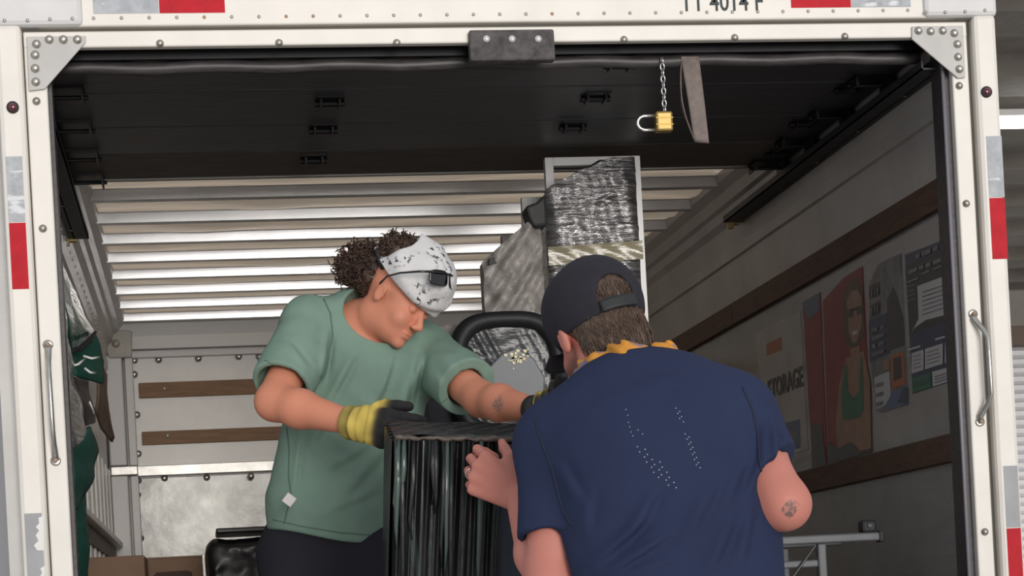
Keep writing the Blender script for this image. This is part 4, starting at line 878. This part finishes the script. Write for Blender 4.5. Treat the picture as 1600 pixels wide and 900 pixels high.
# collar rib and hem stitching
def ring(c, ax, r, rad, n=40, m=None, nm='collar', par=None, wob=0, sqd=None):
    ax = unit(ax); a = unit(np.cross(ax, (0, 0, 1)) if abs(ax[2]) < .95 else np.cross(ax, (1, 0, 0))); b = np.cross(ax, a)
    pts = [V3(c)+(a*math.cos(q)+b*math.sin(q))*r*(1+wob*math.sin(3*q)) for q in np.linspace(0, 2*PI, n+1)]
    return MB().tube(pts, rad, 8, cap=False).build(nm, m, par, smooth=True)
nax = HL((0, -.03, -.05))-(gp['neck']+V3((.006, -.03, -.035)))
tg = at(452, 781, -.09); MB().box((-.013, -.002, -.013), (.013, .002, .013), M=Matrix.Translation(Vector(tg)) @ Matrix.Rotation(.7, 4, 'Y')).build('white_tag', mat('tag_white', (.72, .68, .68), .6), o, bevel=.002)
def seam(obj, pts, r, m, nm='seam', lift=0.):
    me_ = obj.data; off = obj.location; bv_ = BVHTree.FromPolygons([v.co+off for v in me_.vertices], [tuple(p.vertices) for p in me_.polygons]); out = []
    P_ = [V3(p) for p in pts]; n = len(P_)*4
    for k in range(n+1):
        t = k/n*(len(P_)-1); i = min(int(t), len(P_)-2); f_ = t-i; q = P_[i]*(1-f_)+P_[i+1]*f_; h = bv_.ray_cast(Vector(CAM), Vector(ray(*q)).normalized())
        if h[0] is not None: out.append(V3(h[0])+V3(h[1])*lift)
    if len(out) > 2: return MB().tube(out, r, 6).build(nm, m, obj, smooth=True)
SEAM1 = mat('seam_green', (.11, .17, .14), .9)
seam(o, [(503, 462), (516, 490), (520, 525), (512, 560), (500, 590)], .0022, SEAM1)
seam(o, [(448, 668), (452, 700), (451, 745), (455, 772), (447, 805), (444, 818)], .002, SEAM1)
seam(o, [(427, 812), (470, 822), (530, 832), (590, 837), (604, 836)], .0016, SEAM1, 'hem_stitch')
seam(o, [(414, 563), (440, 575), (462, 590), (477, 603)], .0014, SEAM1, 'sleeve_stitch')
seam(o, [(734, 590), (720, 606), (700, 622), (688, 630)], .0014, SEAM1, 'sleeve_stitch')
# trousers
tr1 = [('q', gp['pel']+V3((0, 0, .06)), gp['pel']+V3((0, 0, -.06)), .164, .164, .04, SQ)]+[(p[0], p[1], p[2], p[3]+.022, p[4]+.022, .04) for i, p in enumerate(leg1) if i % 3 < 2]
def pants1(P): return smax(evalp(P, tr1)+.005*wav(P, 24, .2), half(P, (0, 0, gp['pel'][2]+.07), (0, 0, 1)), .01)
lo, hi = bounds(tr1, .05); sdf_obj('trousers', pants1, (lo[0], lo[1], .02), hi, .009, mat('trousers_black', (.012, .012, .020), .85, bump=(60, .2, .003)), per1)
MB().box((0, 0, 0), (.001, .001, .001))
shoe = [(p[0], p[1], p[2], p[3]+.012, p[4]+.014, .02) for i, p in enumerate(leg1) if i % 3 == 2]
for q in (0, 1):
    ps = [shoe[q]]; lo, hi = bounds(ps, .03); sdf_obj('shoe', lambda P: smax(evalp(P, ps), -P[:, 2]+.004, .006), lo, hi, .008, RUBBER, per1)
# gloves: yellow knit back and cuff, black dipped palm and fingers
YEL = np.array([.62, .47, .10]); BLK = np.array([.012, .012, .014])
def glove(name, wr, F, N, left, curl, th, cuffp, wd=.95):
    prs = [(p[0], p[1], p[2], p[3]+.0035, p[4]+.0035, p[5]) for p in hand_prims(wr, F, N, left, curl, s=wd, thumb=th)]+[('c', cuffp, wr, .040, .036, .02)]
    lo, hi = bounds(prs, .02); F_ = unit(F); N_ = unit(V3(N)-F_*(V3(N)@F_))
    def col(co):
        u = (co-V3(wr))@F_; n = (co-V3(wr))@N_; k = 1/(1+np.exp(-(np.maximum(u-.062, (n-.020)*1.5*(u > .0)))*260)); return YEL*(1-k[:, None])*(1+.25*wav(co.astype(np.float32), 95)[:, None])+BLK*k[:, None]
    def fn(P):
        u = ((P-V3(wr).astype(np.float32))@F_.astype(np.float32)); return smax(evalp(P, prs)+.0022*np.sin(u*260+3*wav(P, 30))*(u < .055), half(P, cuffp, cuffp-wr), .004)
    return sdf_obj(name, fn, lo, hi, .0032, mat('glove_knit', (.5, .4, .1), .75, vcol='Col', bump=(300, .4, .002)), per1, col)
gr_ = glove('glove', gp['rw']+RF*.028, RF, RN, False, ((.25, .6, .5), (.3, .65, .5), (.35, .7, .5), (.4, .7, .5)), (.25, .35), gp['rw']-unit(gp['rw']-gp['re'])*.004, 1.0)
gl_ = glove('glove', gp['lw']+LF*.02, LF, np.cross(LF, (0, 0, 1)), True, (.3, .5, .4), (.75, .5), gp['lw']+LF*.012)
wb = unit(gp['lw']-gp['le']); MB().tube([gp['lw']-wb*.012, gp['lw']+wb*.016], .033, 18).build('wristband', RUBBER, per1, smooth=True)
# bandana
BND = HL
bprims = [('e', BND((0, .020, .068)), V3((.086, .097, .091)), HM_, .02), ('e', BND((0, -.03, .055)), V3((.086, .088, .085)), HM_, .03)]
def band(P):
    d = evalp(P, bprims); q = (P-HC.astype(np.float32))@HM_.astype(np.float32); x, y, z_ = q[:, 0], q[:, 1], q[:, 2]
    d = d+.0035*np.sin(y*55+z_*90+2.5*np.sin(x*22)+2*np.sin(z_*30))+.004*wav(P, 48)+.0015*wav(P, 120, 1)
    d = smin(d, d_cone(P, BND((0, .01, .135)), BND((.02, -.040, .150)), .034, .016), .02)
    d = smax(d, -(z_-(.040-.30*y)), .003)                             # lower edge from behind the ear to the brow
    hole = d_ell(P, BND((.02, -.066, .116)), (.10, .058, .056), HM_); d = smax(d, -hole, .004)
    inner = evalp(P, [(p[0], p[1], p[2]-.007, p[3], p[4]) for p in bprims]); return smax(d, -(inner), .002) if False else d
lo, hi = bounds(bprims, .06)
BM = mat('bandana_white', (.66, .655, .66), .9, bump=(120, .3, .001), spec=.15)
nt = BM.node_tree; N_, L_ = nt.nodes, nt.links
tc = N_.new('ShaderNodeTexCoord'); vo = N_.new('ShaderNodeTexVoronoi'); vo.inputs['Scale'].default_value = 34; L_.new(tc.outputs['Object'], vo.inputs['Vector'])
no = N_.new('ShaderNodeTexNoise'); no.inputs['Scale'].default_value = 85; no.inputs['Detail'].default_value = 2; L_.new(tc.outputs['Object'], no.inputs['Vector'])
m1 = N_.new('ShaderNodeMapRange'); m1.inputs[1].default_value = .56; m1.inputs[2].default_value = .62; L_.new(no.outputs['Fac'], m1.inputs[0])
n2 = N_.new('ShaderNodeTexNoise'); n2.inputs['Scale'].default_value = 15; L_.new(tc.outputs['Object'], n2.inputs['Vector']); m3 = N_.new('ShaderNodeMapRange'); m3.inputs[1].default_value = .46; m3.inputs[2].default_value = .58; L_.new(n2.outputs['Fac'], m3.inputs[0])
mu = N_.new('ShaderNodeMath'); mu.operation = 'MULTIPLY'; L_.new(m1.outputs[0], mu.inputs[0]); L_.new(m3.outputs[0], mu.inputs[1])
mx = N_.new('ShaderNodeMix'); mx.data_type = 'RGBA'; mx.inputs[6].default_value = (.66, .655, .66, 1); mx.inputs[7].default_value = (.05, .06, .06, 1); L_.new(mu.outputs[0], mx.inputs[0]); L_.new(mx.outputs[2], N_['Principled BSDF'].inputs['Base Color'])
bo = sdf_obj('bandana', band, lo, hi, .0032, BM, per1)
# curly hair: crown tuft, tie and ponytail, each a cap of curls over a core
HAIR1 = mat('hair_brown_curly', (.055, .028, .018), .45, noise=(50, .6), spec=.6)
def curls(mb, c, M, r, n, seed, l=(.03, .05), th=.0022):
    rg = np.random.RandomState(seed)
    for _ in range(n):
        dr_ = unit(rg.normal(size=3)); p = V3(c)+M@(dr_*V3(r)*rg.uniform(.75, .98)); ax = unit(M@(dr_+rg.normal(size=3)*.7)); a = unit(np.cross(ax, (.3, .5, .8))); b = np.cross(ax, a)
        ln = rg.uniform(*l); rad = rg.uniform(.004, .008); tn = rg.uniform(1.2, 2.2); ph = rg.uniform(0, 6)
        mb.tube([p+ax*ln*(t-.35)+rad*(a*math.cos(ph+t*tn*2*PI)+b*math.sin(ph+t*tn*2*PI)) for t in np.linspace(0, 1, 11)], [th*(1-.5*abs(2*t-1)) for t in np.linspace(0, 1, 11)], 4, cap=False)
hair = [('e', HL((.01, -.052, .095)), V3((.066, .050, .048)), HM_, .02), ('e', HL((0, -.085, .02)), V3((.062, .040, .060)), HM_, .03)]
pt = at(563, 416, .03); ptM = frame_of((-.8, .2, -.35), (0, 0, 1)); pony = [('e', pt, (.036, .055, .048), ptM, .02), ('e', at(585, 430, .02), (.036, .04, .045), ptM, .03)]
hh_ = hair+pony; lo, hi = bounds(hh_, .03)
ho = sdf_obj('hair', lambda P: evalp(P, hh_)+.004*wav(P, 110), lo, hi, .0045, HAIR1, per1)
mb = MB(); curls(mb, HL((.02, -.055, .098)), HM_, (.062, .048, .046), 220, 1, (.02, .035)); curls(mb, pt, ptM, (.040, .060, .052), 380, 2, (.025, .045)); curls(mb, at(585, 432, .0), ptM, (.036, .042, .05), 160, 3, (.02, .04)); curls(mb, HL((0, -.085, .02)), HM_, (.064, .042, .062), 320, 4, (.02, .035))
cu = mb.build('curls', HAIR1, ho, smooth=True, fix=False); cu['kind'] = 'stuff'
tcn = at(597, 408, -.045); ring(tcn, (-.8, .2, -.25), .026, .009, 24, RUBBER, 'hair_tie', ho)
# sunglasses pushed up on the bandana
sg = bpy.data.objects.new('sunglasses', None)
LB = mat('lens_black', (.006, .006, .008), .08, coat=.5); FRM = mat('frame_black', (.012, .012, .013), .3)
gx = frame_of((.84, -.53, -.06), (.02, 0, 1))
gcen = at(684, 438, -.130)+gx[:, 1]*.030
def GL(p): return gcen+gx@V3(p)
def lens(sx):
    pts = []
    for q in np.linspace(0, 2*PI, 25)[:-1]:
        c_, s_ = math.cos(q), math.sin(q); e = 2/3.4; x_ = .027*math.copysign(abs(c_)**e, c_); zz = .0195*math.copysign(abs(s_)**e, s_); X_ = sx*.033+x_; pts.append(GL((X_, -6.0*X_*X_, zz-.002*sx*0)))
    return MB().prism(pts, gx@V3((0, -.004, 0)))
fo = MB().tube([GL((x_, -6*x_*x_+.001, .012)) for x_ in np.linspace(-.06, .06, 15)], .0024, 8).build('sunglasses', FRM, per1, smooth=True)
for sx in (-1, 1): lens(sx).build('lens', LB, fo, bevel=.001)
for sx in (-1, 1): MB().tube([GL((sx*.060, -.020, .012)), GL((sx*.072, -.045, .012)), GL((sx*.080, -.09, .010)), GL((sx*.080, -.125, .004)), GL((sx*.074, -.148, -.012))], [.0030, .0028, .0024, .0022, .0026], 8, flat=.5).build('temple_arm', FRM, fo, smooth=True)

# ------------------------------------------------------------------ man in the navy shirt, seen from behind
bp_ = dict(neck=at(962, 596, -1.36), ls=at(868, 692, -1.36), rs=at(1146, 656, -1.44), le=at(862, 915, -1.42), lw=at(815, 778, -1.20), re=at(1226, 788, -1.53), rw=at(1090, 800, -1.28), chest=at(1012, 712, -1.42), belly=at(1050, 850, -1.46), pel=at(1068, 985, -1.50))
per2 = thing('person', 'person in navy T-shirt and dark cap seen from behind, lifting the wrapped dresser', 'person', (bp_['pel'][0], -1.5, -.40))
BM_ = frame_of((-.14, .93, -.30), (-.235, .25, .94)); BC = at(936, 517, -1.29)
def BL(p): return BC+BM_@V3(p)
SQ2 = ((.12, 1, 0), .66)
LHF, LHN = unit((-.72, .38, .52)), unit((.50, .86, .0))
torso2 = [('q', bp_['chest'], bp_['belly'], .178, .160, .05, SQ2), ('q', bp_['belly'], bp_['pel'], .160, .165, .05, SQ2), ('c', bp_['ls'], bp_['rs'], .06, .06, .07)]
def limb(a, b, r0, r1, r2, k=.02, m_=.35): return [('c', a, a+(b-a)*m_, r0, r1, k), ('c', a+(b-a)*m_, b, r1, r2, k)]
arms2 = limb(bp_['ls'], bp_['le'], .056, .052, .042, .03)+limb(bp_['le'], bp_['lw'], .043, .045, .030)+limb(bp_['rs'], bp_['re'], .056, .052, .042, .03)+limb(bp_['re'], bp_['rw'], .044, .045, .030)
neck2 = [('c', bp_['neck']+V3((0, 0, -.03)), BL((0, -.03, -.05)), .068, .060, .03)]
handL2 = hand_prims(bp_['lw']+LHF*.012, LHF, LHN, True, ((.75, 1.25, .7), (.85, 1.3, .7), (.9, 1.3, .7), (.95, 1.3, .7)), s=1.02, thumb=(.45, .75), kf=.0015)
RHF = unit((-.3, .9, .1)); handR2 = hand_prims(bp_['rw'], RHF, np.cross(RHF, (0, 0, -1)), False, (.4, .6, .4))
leg2 = []
for sgn in (-1, 1):
    hip = bp_['pel']+V3((sgn*.09, 0, -.03)); zf = .01-.25*(1.62 if sgn < 0 else 1.45); kn_ = V3((hip[0]+sgn*.03, -1.40, zf+.34)); an = V3((hip[0]+sgn*.04, -1.62 if sgn < 0 else -1.45, zf+.08)); leg2 += [('c', hip, kn_, .098, .066, .03), ('c', kn_, an, .066, .045, .02), ('c', an+V3((0, -.02, -.02)), an+V3((sgn*.02, .17, .045)), .046, .036, .02)]
hp2 = head_prims(BC, BM_, 1.03)
body2 = torso2+arms2+leg2+hp2+neck2+handL2+handR2; lo, hi = bounds(body2, .03)
def extra2(co, c):
    q = (co-BC)@BM_; x, y, z_ = q[:, 0], q[:, 1], q[:, 2]
    beard = 1/(1+np.exp(-np.clip(np.minimum(np.minimum(-.035-z_, y+.012), z_+.135)*220, -30, 30))); beard = (beard*(np.abs(x) < .08))[:, None]
    c = c*(1-.72*beard)+np.array([.06, .035, .025])*.72*beard
    er = np.maximum(blob(co, BL((.082, -.012, -.004)), .03), blob(co, BL((-.082, -.012, -.004)), .03)); c = c*(1-er*.3)+np.array([.70, .28, .22])*er*.3
    for i in range(4):
        kq = handL2[i][2]; e = blob(co, kq, .012); c = c*(1-.18*e)+np.array([.62, .25, .22])*.18*e
    return c
te = at(1235, 795, -1.575)
SKM2 = mat('skin_pink', (.55, .3, .25), .58, vcol='Col', sss=.06, bump=(90, .12, .002), tatt=[(te, .015, 70, (.10, .09, .085))])
sdf_obj('body', lambda P: evalp(P, body2), lo, hi, .0036, SKM2, per2, skin_col(SK2, extra2))
# shirt
sl_l = bp_['ls']+(bp_['le']-bp_['ls'])*.655; nl2 = unit(bp_['le']-bp_['ls']+V3((.03, 0, 0))); sl_r = bp_['rs']+(bp_['re']-bp_['rs'])*.70; nr2 = unit(bp_['re']-bp_['rs']+V3((.06, 0, .05)))
sh2 = [('q', bp_['chest'], bp_['belly'], .197, .182, .05, SQ2), ('q', bp_['belly'], bp_['pel'], .182, .190, .05, SQ2), ('c', bp_['ls'], bp_['rs'], .070, .072, .07), ('c', bp_['neck']+V3((.03, 0, -.082)), bp_['chest'], .088, .15, .06), ('c', at(1055, 640, -1.42), at(1140, 650, -1.44), .062, .066, .05), ('c', at(935, 668, -1.38), at(870, 690, -1.36), .05, .05, .05)]
slL = [('c', bp_['ls'], bp_['ls']+(bp_['le']-bp_['ls'])*.9, .066, .064, .02)]; slR = [('c', bp_['rs'], bp_['rs']+(bp_['re']-bp_['rs'])*.9, .074, .068, .02)]
fold2 = [((872, 720), (905, 790), .012, .003), ((915, 770), (905, 840), .014, .003), ((920, 880), (1010, 800), .014, .008), ((935, 900), (1040, 830), .012, .008), ((960, 905), (1060, 870), .012, .006), ((1080, 900), (1130, 800), .016, .006), ((1130, 890), (1160, 790), .014, .005), ((1165, 730), (1178, 650), .010, -.003), ((1150, 720), (1110, 800), .016, .005), ((1000, 600), (1080, 590), .012, .004), ((985, 615), (1050, 612), .010, .004), ((1200, 650), (1195, 730), .010, .006), ((1010, 770), (960, 850), .014, .006), ((1100, 760), (1040, 860), .016, .005)]
fold2 = [(at(*a, -1.5), at(*b, -1.5), w_, am) for a, b, w_, am in fold2]
hem2 = bp_['pel']+V3((0, 0, -.06))
def shirt2(P):
    d = evalp(P, sh2); d = smin(d, smax(evalp(P, slL), half(P, sl_l, nl2), .004), .025); d = smin(d, smax(evalp(P, slR), half(P, sl_r, nr2), .004), .025); d = smax(d, -d_cone(P, sl_l-nl2*.02, sl_l+nl2*.08, .050, .058), .004); d = smax(d, -d_cone(P, sl_r-nr2*.02, sl_r+nr2*.08, .052, .060), .004)
    for a, b, w_, am in fold2: d = d+crease(P, a, b, w_*.8, am*2.0)-crease(P, a+V3((w_*1.3, 0, 0)), b+V3((w_*1.3, 0, 0)), w_*.6, am*1.2)
    d = d+.0025*wav(P, 26, .9)+.001*wav(P, 60, .3)
    d = smax(d, half(P, hem2, (0, 0, -1)), .005)
    return smax(d, -d_cone(P, bp_['neck']+V3((-.004, .02, -.03)), BL((0, -.01, -.03)), .070, .10), .006)
lo, hi = bounds(sh2+slL+slR, .04)
NAV = mat('shirt_navy', (.026, .036, .082), .8, noise=(5, .08), bump=(300, .12, .001), spec=.12)
s2o = sdf_obj('t_shirt', shirt2, lo, hi, .0042, NAV, per2)
# vent holes in the shirt back: small pale dots lying on the cloth
dg = bpy.context.evaluated_depsgraph_get(); me2 = s2o.data
from mathutils.bvhtree import BVHTree
bvh = BVHTree.FromPolygons([v.co for v in me2.vertices], [tuple(p.vertices) for p in me2.polygons])
def on_cloth(px, py, b=bvh):
    d_ = Vector(ray(px, py)).normalized(); h = b.ray_cast(Vector(CAM), d_); return h[0], h[1]
dm = MB()
def dot(px, py, r):
    p, n = on_cloth(px, py)
    if p is None: return
    dm.lathe(V3(p)-V3(n)*.0006, V3(n), [(r, 0), (r*.8, .0012)], 8)
rows1 = [(978, 640, 1), (981, 649, 1), (982, 660, 1), (984, 667, 2), (986, 675, 3), (989, 681, 2), (997, 672, 1), (1004, 678, 1)]
for k in range(8):
    for j in range(3):
        x = 996+k*5.5+j*12-(2 if k % 2 else 0); y = 698+k*8+j*4
        if (j == 0 and k > 6) or (j == 2 and k < 2): continue
        dot(x, y, .0014)
for (x, y, _) in rows1: dot(x, y, .0012)
for k in range(12):
    for j in range(2):
        x = 1056+k*2.9+j*7; y = 638+k*8+(j*5)
        if k in (3, 4) : continue
        dot(x-(j*1), y, .0013)
dto = dm.build('vent_dots', mat('vent_pale', (.33, .35, .42), .5), s2o); dto['kind'] = 'stuff'
SEAM2 = mat('seam_navy', (.012, .017, .042), .8)
seam(s2o, [(836, 655), (846, 690), (862, 730), (872, 770), (880, 800), (893, 820)], .0022, SEAM2)
seam(s2o, [(1160, 605), (1176, 640), (1184, 680), (1186, 715), (1190, 740)], .0022, SEAM2)
seam(s2o, [(818, 828), (840, 833), (865, 832), (890, 824)], .0014, SEAM2, 'sleeve_stitch')
tr2 = [('q', bp_['pel']+V3((0, 0, .05)), bp_['pel']+V3((0, 0, -.07)), .162, .16, .04, SQ2)]+[(p[0], p[1], p[2], p[3]+.022, p[4]+.022, .04) for i, p in enumerate(leg2) if i % 3 < 2]
lo, hi = bounds(tr2, .05); sdf_obj('trousers', lambda P: evalp(P, tr2)+.005*wav(P, 24, .2), lo, hi, .010, mat('trousers_dark', (.03, .03, .035), .85), per2)
shoe2 = [(p[0], p[1], p[2], p[3]+.012, p[4]+.014, .02) for i, p in enumerate(leg2) if i % 3 == 2]
for q in (0, 1):
    ps2 = [shoe2[q]]; lo, hi = bounds(ps2, .03); sdf_obj('shoe', lambda P: evalp(P, ps2), lo, hi, .009, RUBBER, per2)
# hair at the back of the head
HAIR2 = mat('hair_brown', (.075, .048, .034), .5, noise=(60, .5), spec=.5, bump=(80, .5, .003))
hp2h = [('e', BL((0, -.020, .034)), V3((.079, .100, .090)), BM_, .02), ('e', BL((0, -.048, -.045)), V3((.064, .054, .055)), BM_, .03), ('c', BL((0, -.055, -.05)), BL((0, -.058, -.105)), .050, .040, .03), ('c', BL((-.074, .016, .01)), BL((-.074, .018, -.03)), .006, .004, .01), ('c', BL((.074, .016, .01)), BL((.074, .018, -.03)), .006, .004, .01)]
def hair2(P):
    q = (P-BC.astype(np.float32))@BM_.astype(np.float32); x, y, z_ = q[:, 0], q[:, 1], q[:, 2]
    d = evalp(P, hp2h)+.0012*np.sin(x*420+4*wav(P, 40)); d = smax(d, y-.035, .004); d = smax(d, -(z_+.128), .004); d = smax(d, (y+.014)-np.minimum(z_-.005, 0)*.55-np.maximum(z_-.005, 0)*2.2, .006); return d
lo, hi = bounds(hp2h, .03); h2 = sdf_obj('hair', hair2, lo, hi, .0032, HAIR2, per2)
# short strands combed down over it
rg = np.random.RandomState(5); mb = MB()
hb2 = BVHTree.FromPolygons([v.co for v in h2.data.vertices], [tuple(p.vertices) for p in h2.data.polygons])
for _ in range(1500):
    a_ = rg.uniform(-1.15, 1.15); zz = rg.uniform(-.115, .05); o_ = BL((0, -.01 if zz > -.06 else -.04, zz)); dr_ = BM_@V3((math.sin(a_), -math.cos(a_), 0)); h = hb2.ray_cast(Vector(o_+dr_*.2), Vector(-dr_))
    if h[0] is None: continue
    p = V3(h[0]); n = V3(h[1]); dn = unit(BM_@V3((rg.normal()*.25-math.sin(a_)*.3, 0, -1))); dn = unit(dn-n*(dn@n)); l = rg.uniform(.015, .028)
    mb.tube([p-n*.001, p+dn*l*.5+n*.0018, p+dn*l+n*.0008], [.0010, .0009, .0003], 3, cap=False)
st2 = mb.build('strands', mat('hair_strand', (.12, .078, .055), .4, noise=(40, .5), spec=.6), h2, smooth=True, fix=False); st2['kind'] = 'stuff'
# cap
CAPM = mat('cap_navy', (.028, .027, .036), .85, noise=(30, .12), bump=(400, .2, .001), spec=.25)
cpr = [('e', BL((0, -.016, .036)), V3((.0885, .109, .098)), BM_, .02), ('e', BL((0, .03, .055)), V3((.080, .085, .082)), BM_, .02)]
def capf(P):
    q = (P-BC.astype(np.float32))@BM_.astype(np.float32); x, y, z_ = q[:, 0], q[:, 1], q[:, 2]
    d = evalp(P, cpr)+.0008*np.exp(-(x/.003)**2)
    d = smax(d, -(z_-(-.010+.012*np.clip((y+.1)/.2, 0, 1))), .003)
    hole = np.maximum(d_ell(P, BL((0, -.115, .014)), (.036, .06, .042), BM_), -(z_-.012)); hole = np.maximum(hole, y+.03); d = smax(d, -hole, .002)
    inn = evalp(P, [(p[0], p[1], V3(p[2])-.0075, p[3], p[4]) for p in cpr]); return smax(d, -inn, .001)
lo, hi = bounds(cpr, .02); co_ = sdf_obj('cap', capf, lo, hi, .0026, CAPM, per2)
def strapb(u, v):
    a_ = (u-.5)*.82; r_ = .1025-.010*(1-v)*.2; rr = V3((.0905*math.sin(a_), -.016-.1105*math.cos(a_), -.012+.022*v)); return tuple(BL(rr))
so2 = MB().grid(strapb, 16, 4).build('cap_strap', mat('cap_strap', (.020, .022, .024), .6), co_, smooth=True, fix=False); sm = so2.modifiers.new('thick', 'SOLIDIFY'); sm.thickness = .003
def brim(u, v):
    a_ = (u-.5)*2.3; return tuple(BL((.085*math.sin(a_)*(1+.05*v), .055+.05*math.cos(a_)+.065*v*math.cos(a_*.9), .012-.012*v-.012*math.sin(a_)**2)))
bo2 = MB().grid(brim, 20, 6).build('cap_brim', CAPM, co_, smooth=True, fix=False); sm = bo2.modifiers.new('thick', 'SOLIDIFY'); sm.thickness = .003
MB().lathe(BL((0, -.005, .134)), BM_[:, 2], [(.007, -.002), (.006, .002), (.002, .004)], 12).build('cap_button', CAPM, co_, smooth=True)
# patterned neck scarf: crumpled ring around the neck
SCM = mat('scarf_orange', (.62, .27, .035), .8, noise=(30, .2), streak=((.22, .18, .24), 26, .58, .64, (1, 1, 1)), bump=(60, .6, .004))
sc_c = bp_['neck']+V3((.026, -.004, .010)); sc_ax = unit(V3((-.16, .38, .9)))
sa = unit(np.cross(sc_ax, (0, 1, 0))); sb_ = np.cross(sc_ax, sa); rings = []
def scarf(P):
    q = P-sc_c.astype(np.float32); h_ = q@sc_ax.astype(np.float32); a_ = q@sa.astype(np.float32); b_ = q@sb_.astype(np.float32); an_ = np.arctan2(b_, a_); rr = np.sqrt(a_*a_+b_*b_)
    R_ = .082+.004*np.sin(5*an_+1)+.003*np.sin(11*an_); hh2 = h_-.010*np.sin(an_*2+.5)
    d = np.sqrt((rr-R_)**2+(hh2*.45)**2)-.013; return d+.0028*np.sin(an_*13+h_*150+2*np.sin(an_*5))+.003*wav(P, 75)
ex = .14; sdf_obj('neck_scarf', scarf, sc_c-ex, sc_c+ex, .0032, SCM, per2)
# ring on the man's finger
kq = handL2[4+2*3][1]; kr = handL2[4+2*3][2]; ring((V3(kq)+V3(kr))/2, V3(kr)-V3(kq), .0105, .0018, 20, mat('ring_silver', (.6, .6, .6), .2, 1), 'finger_ring', per2)
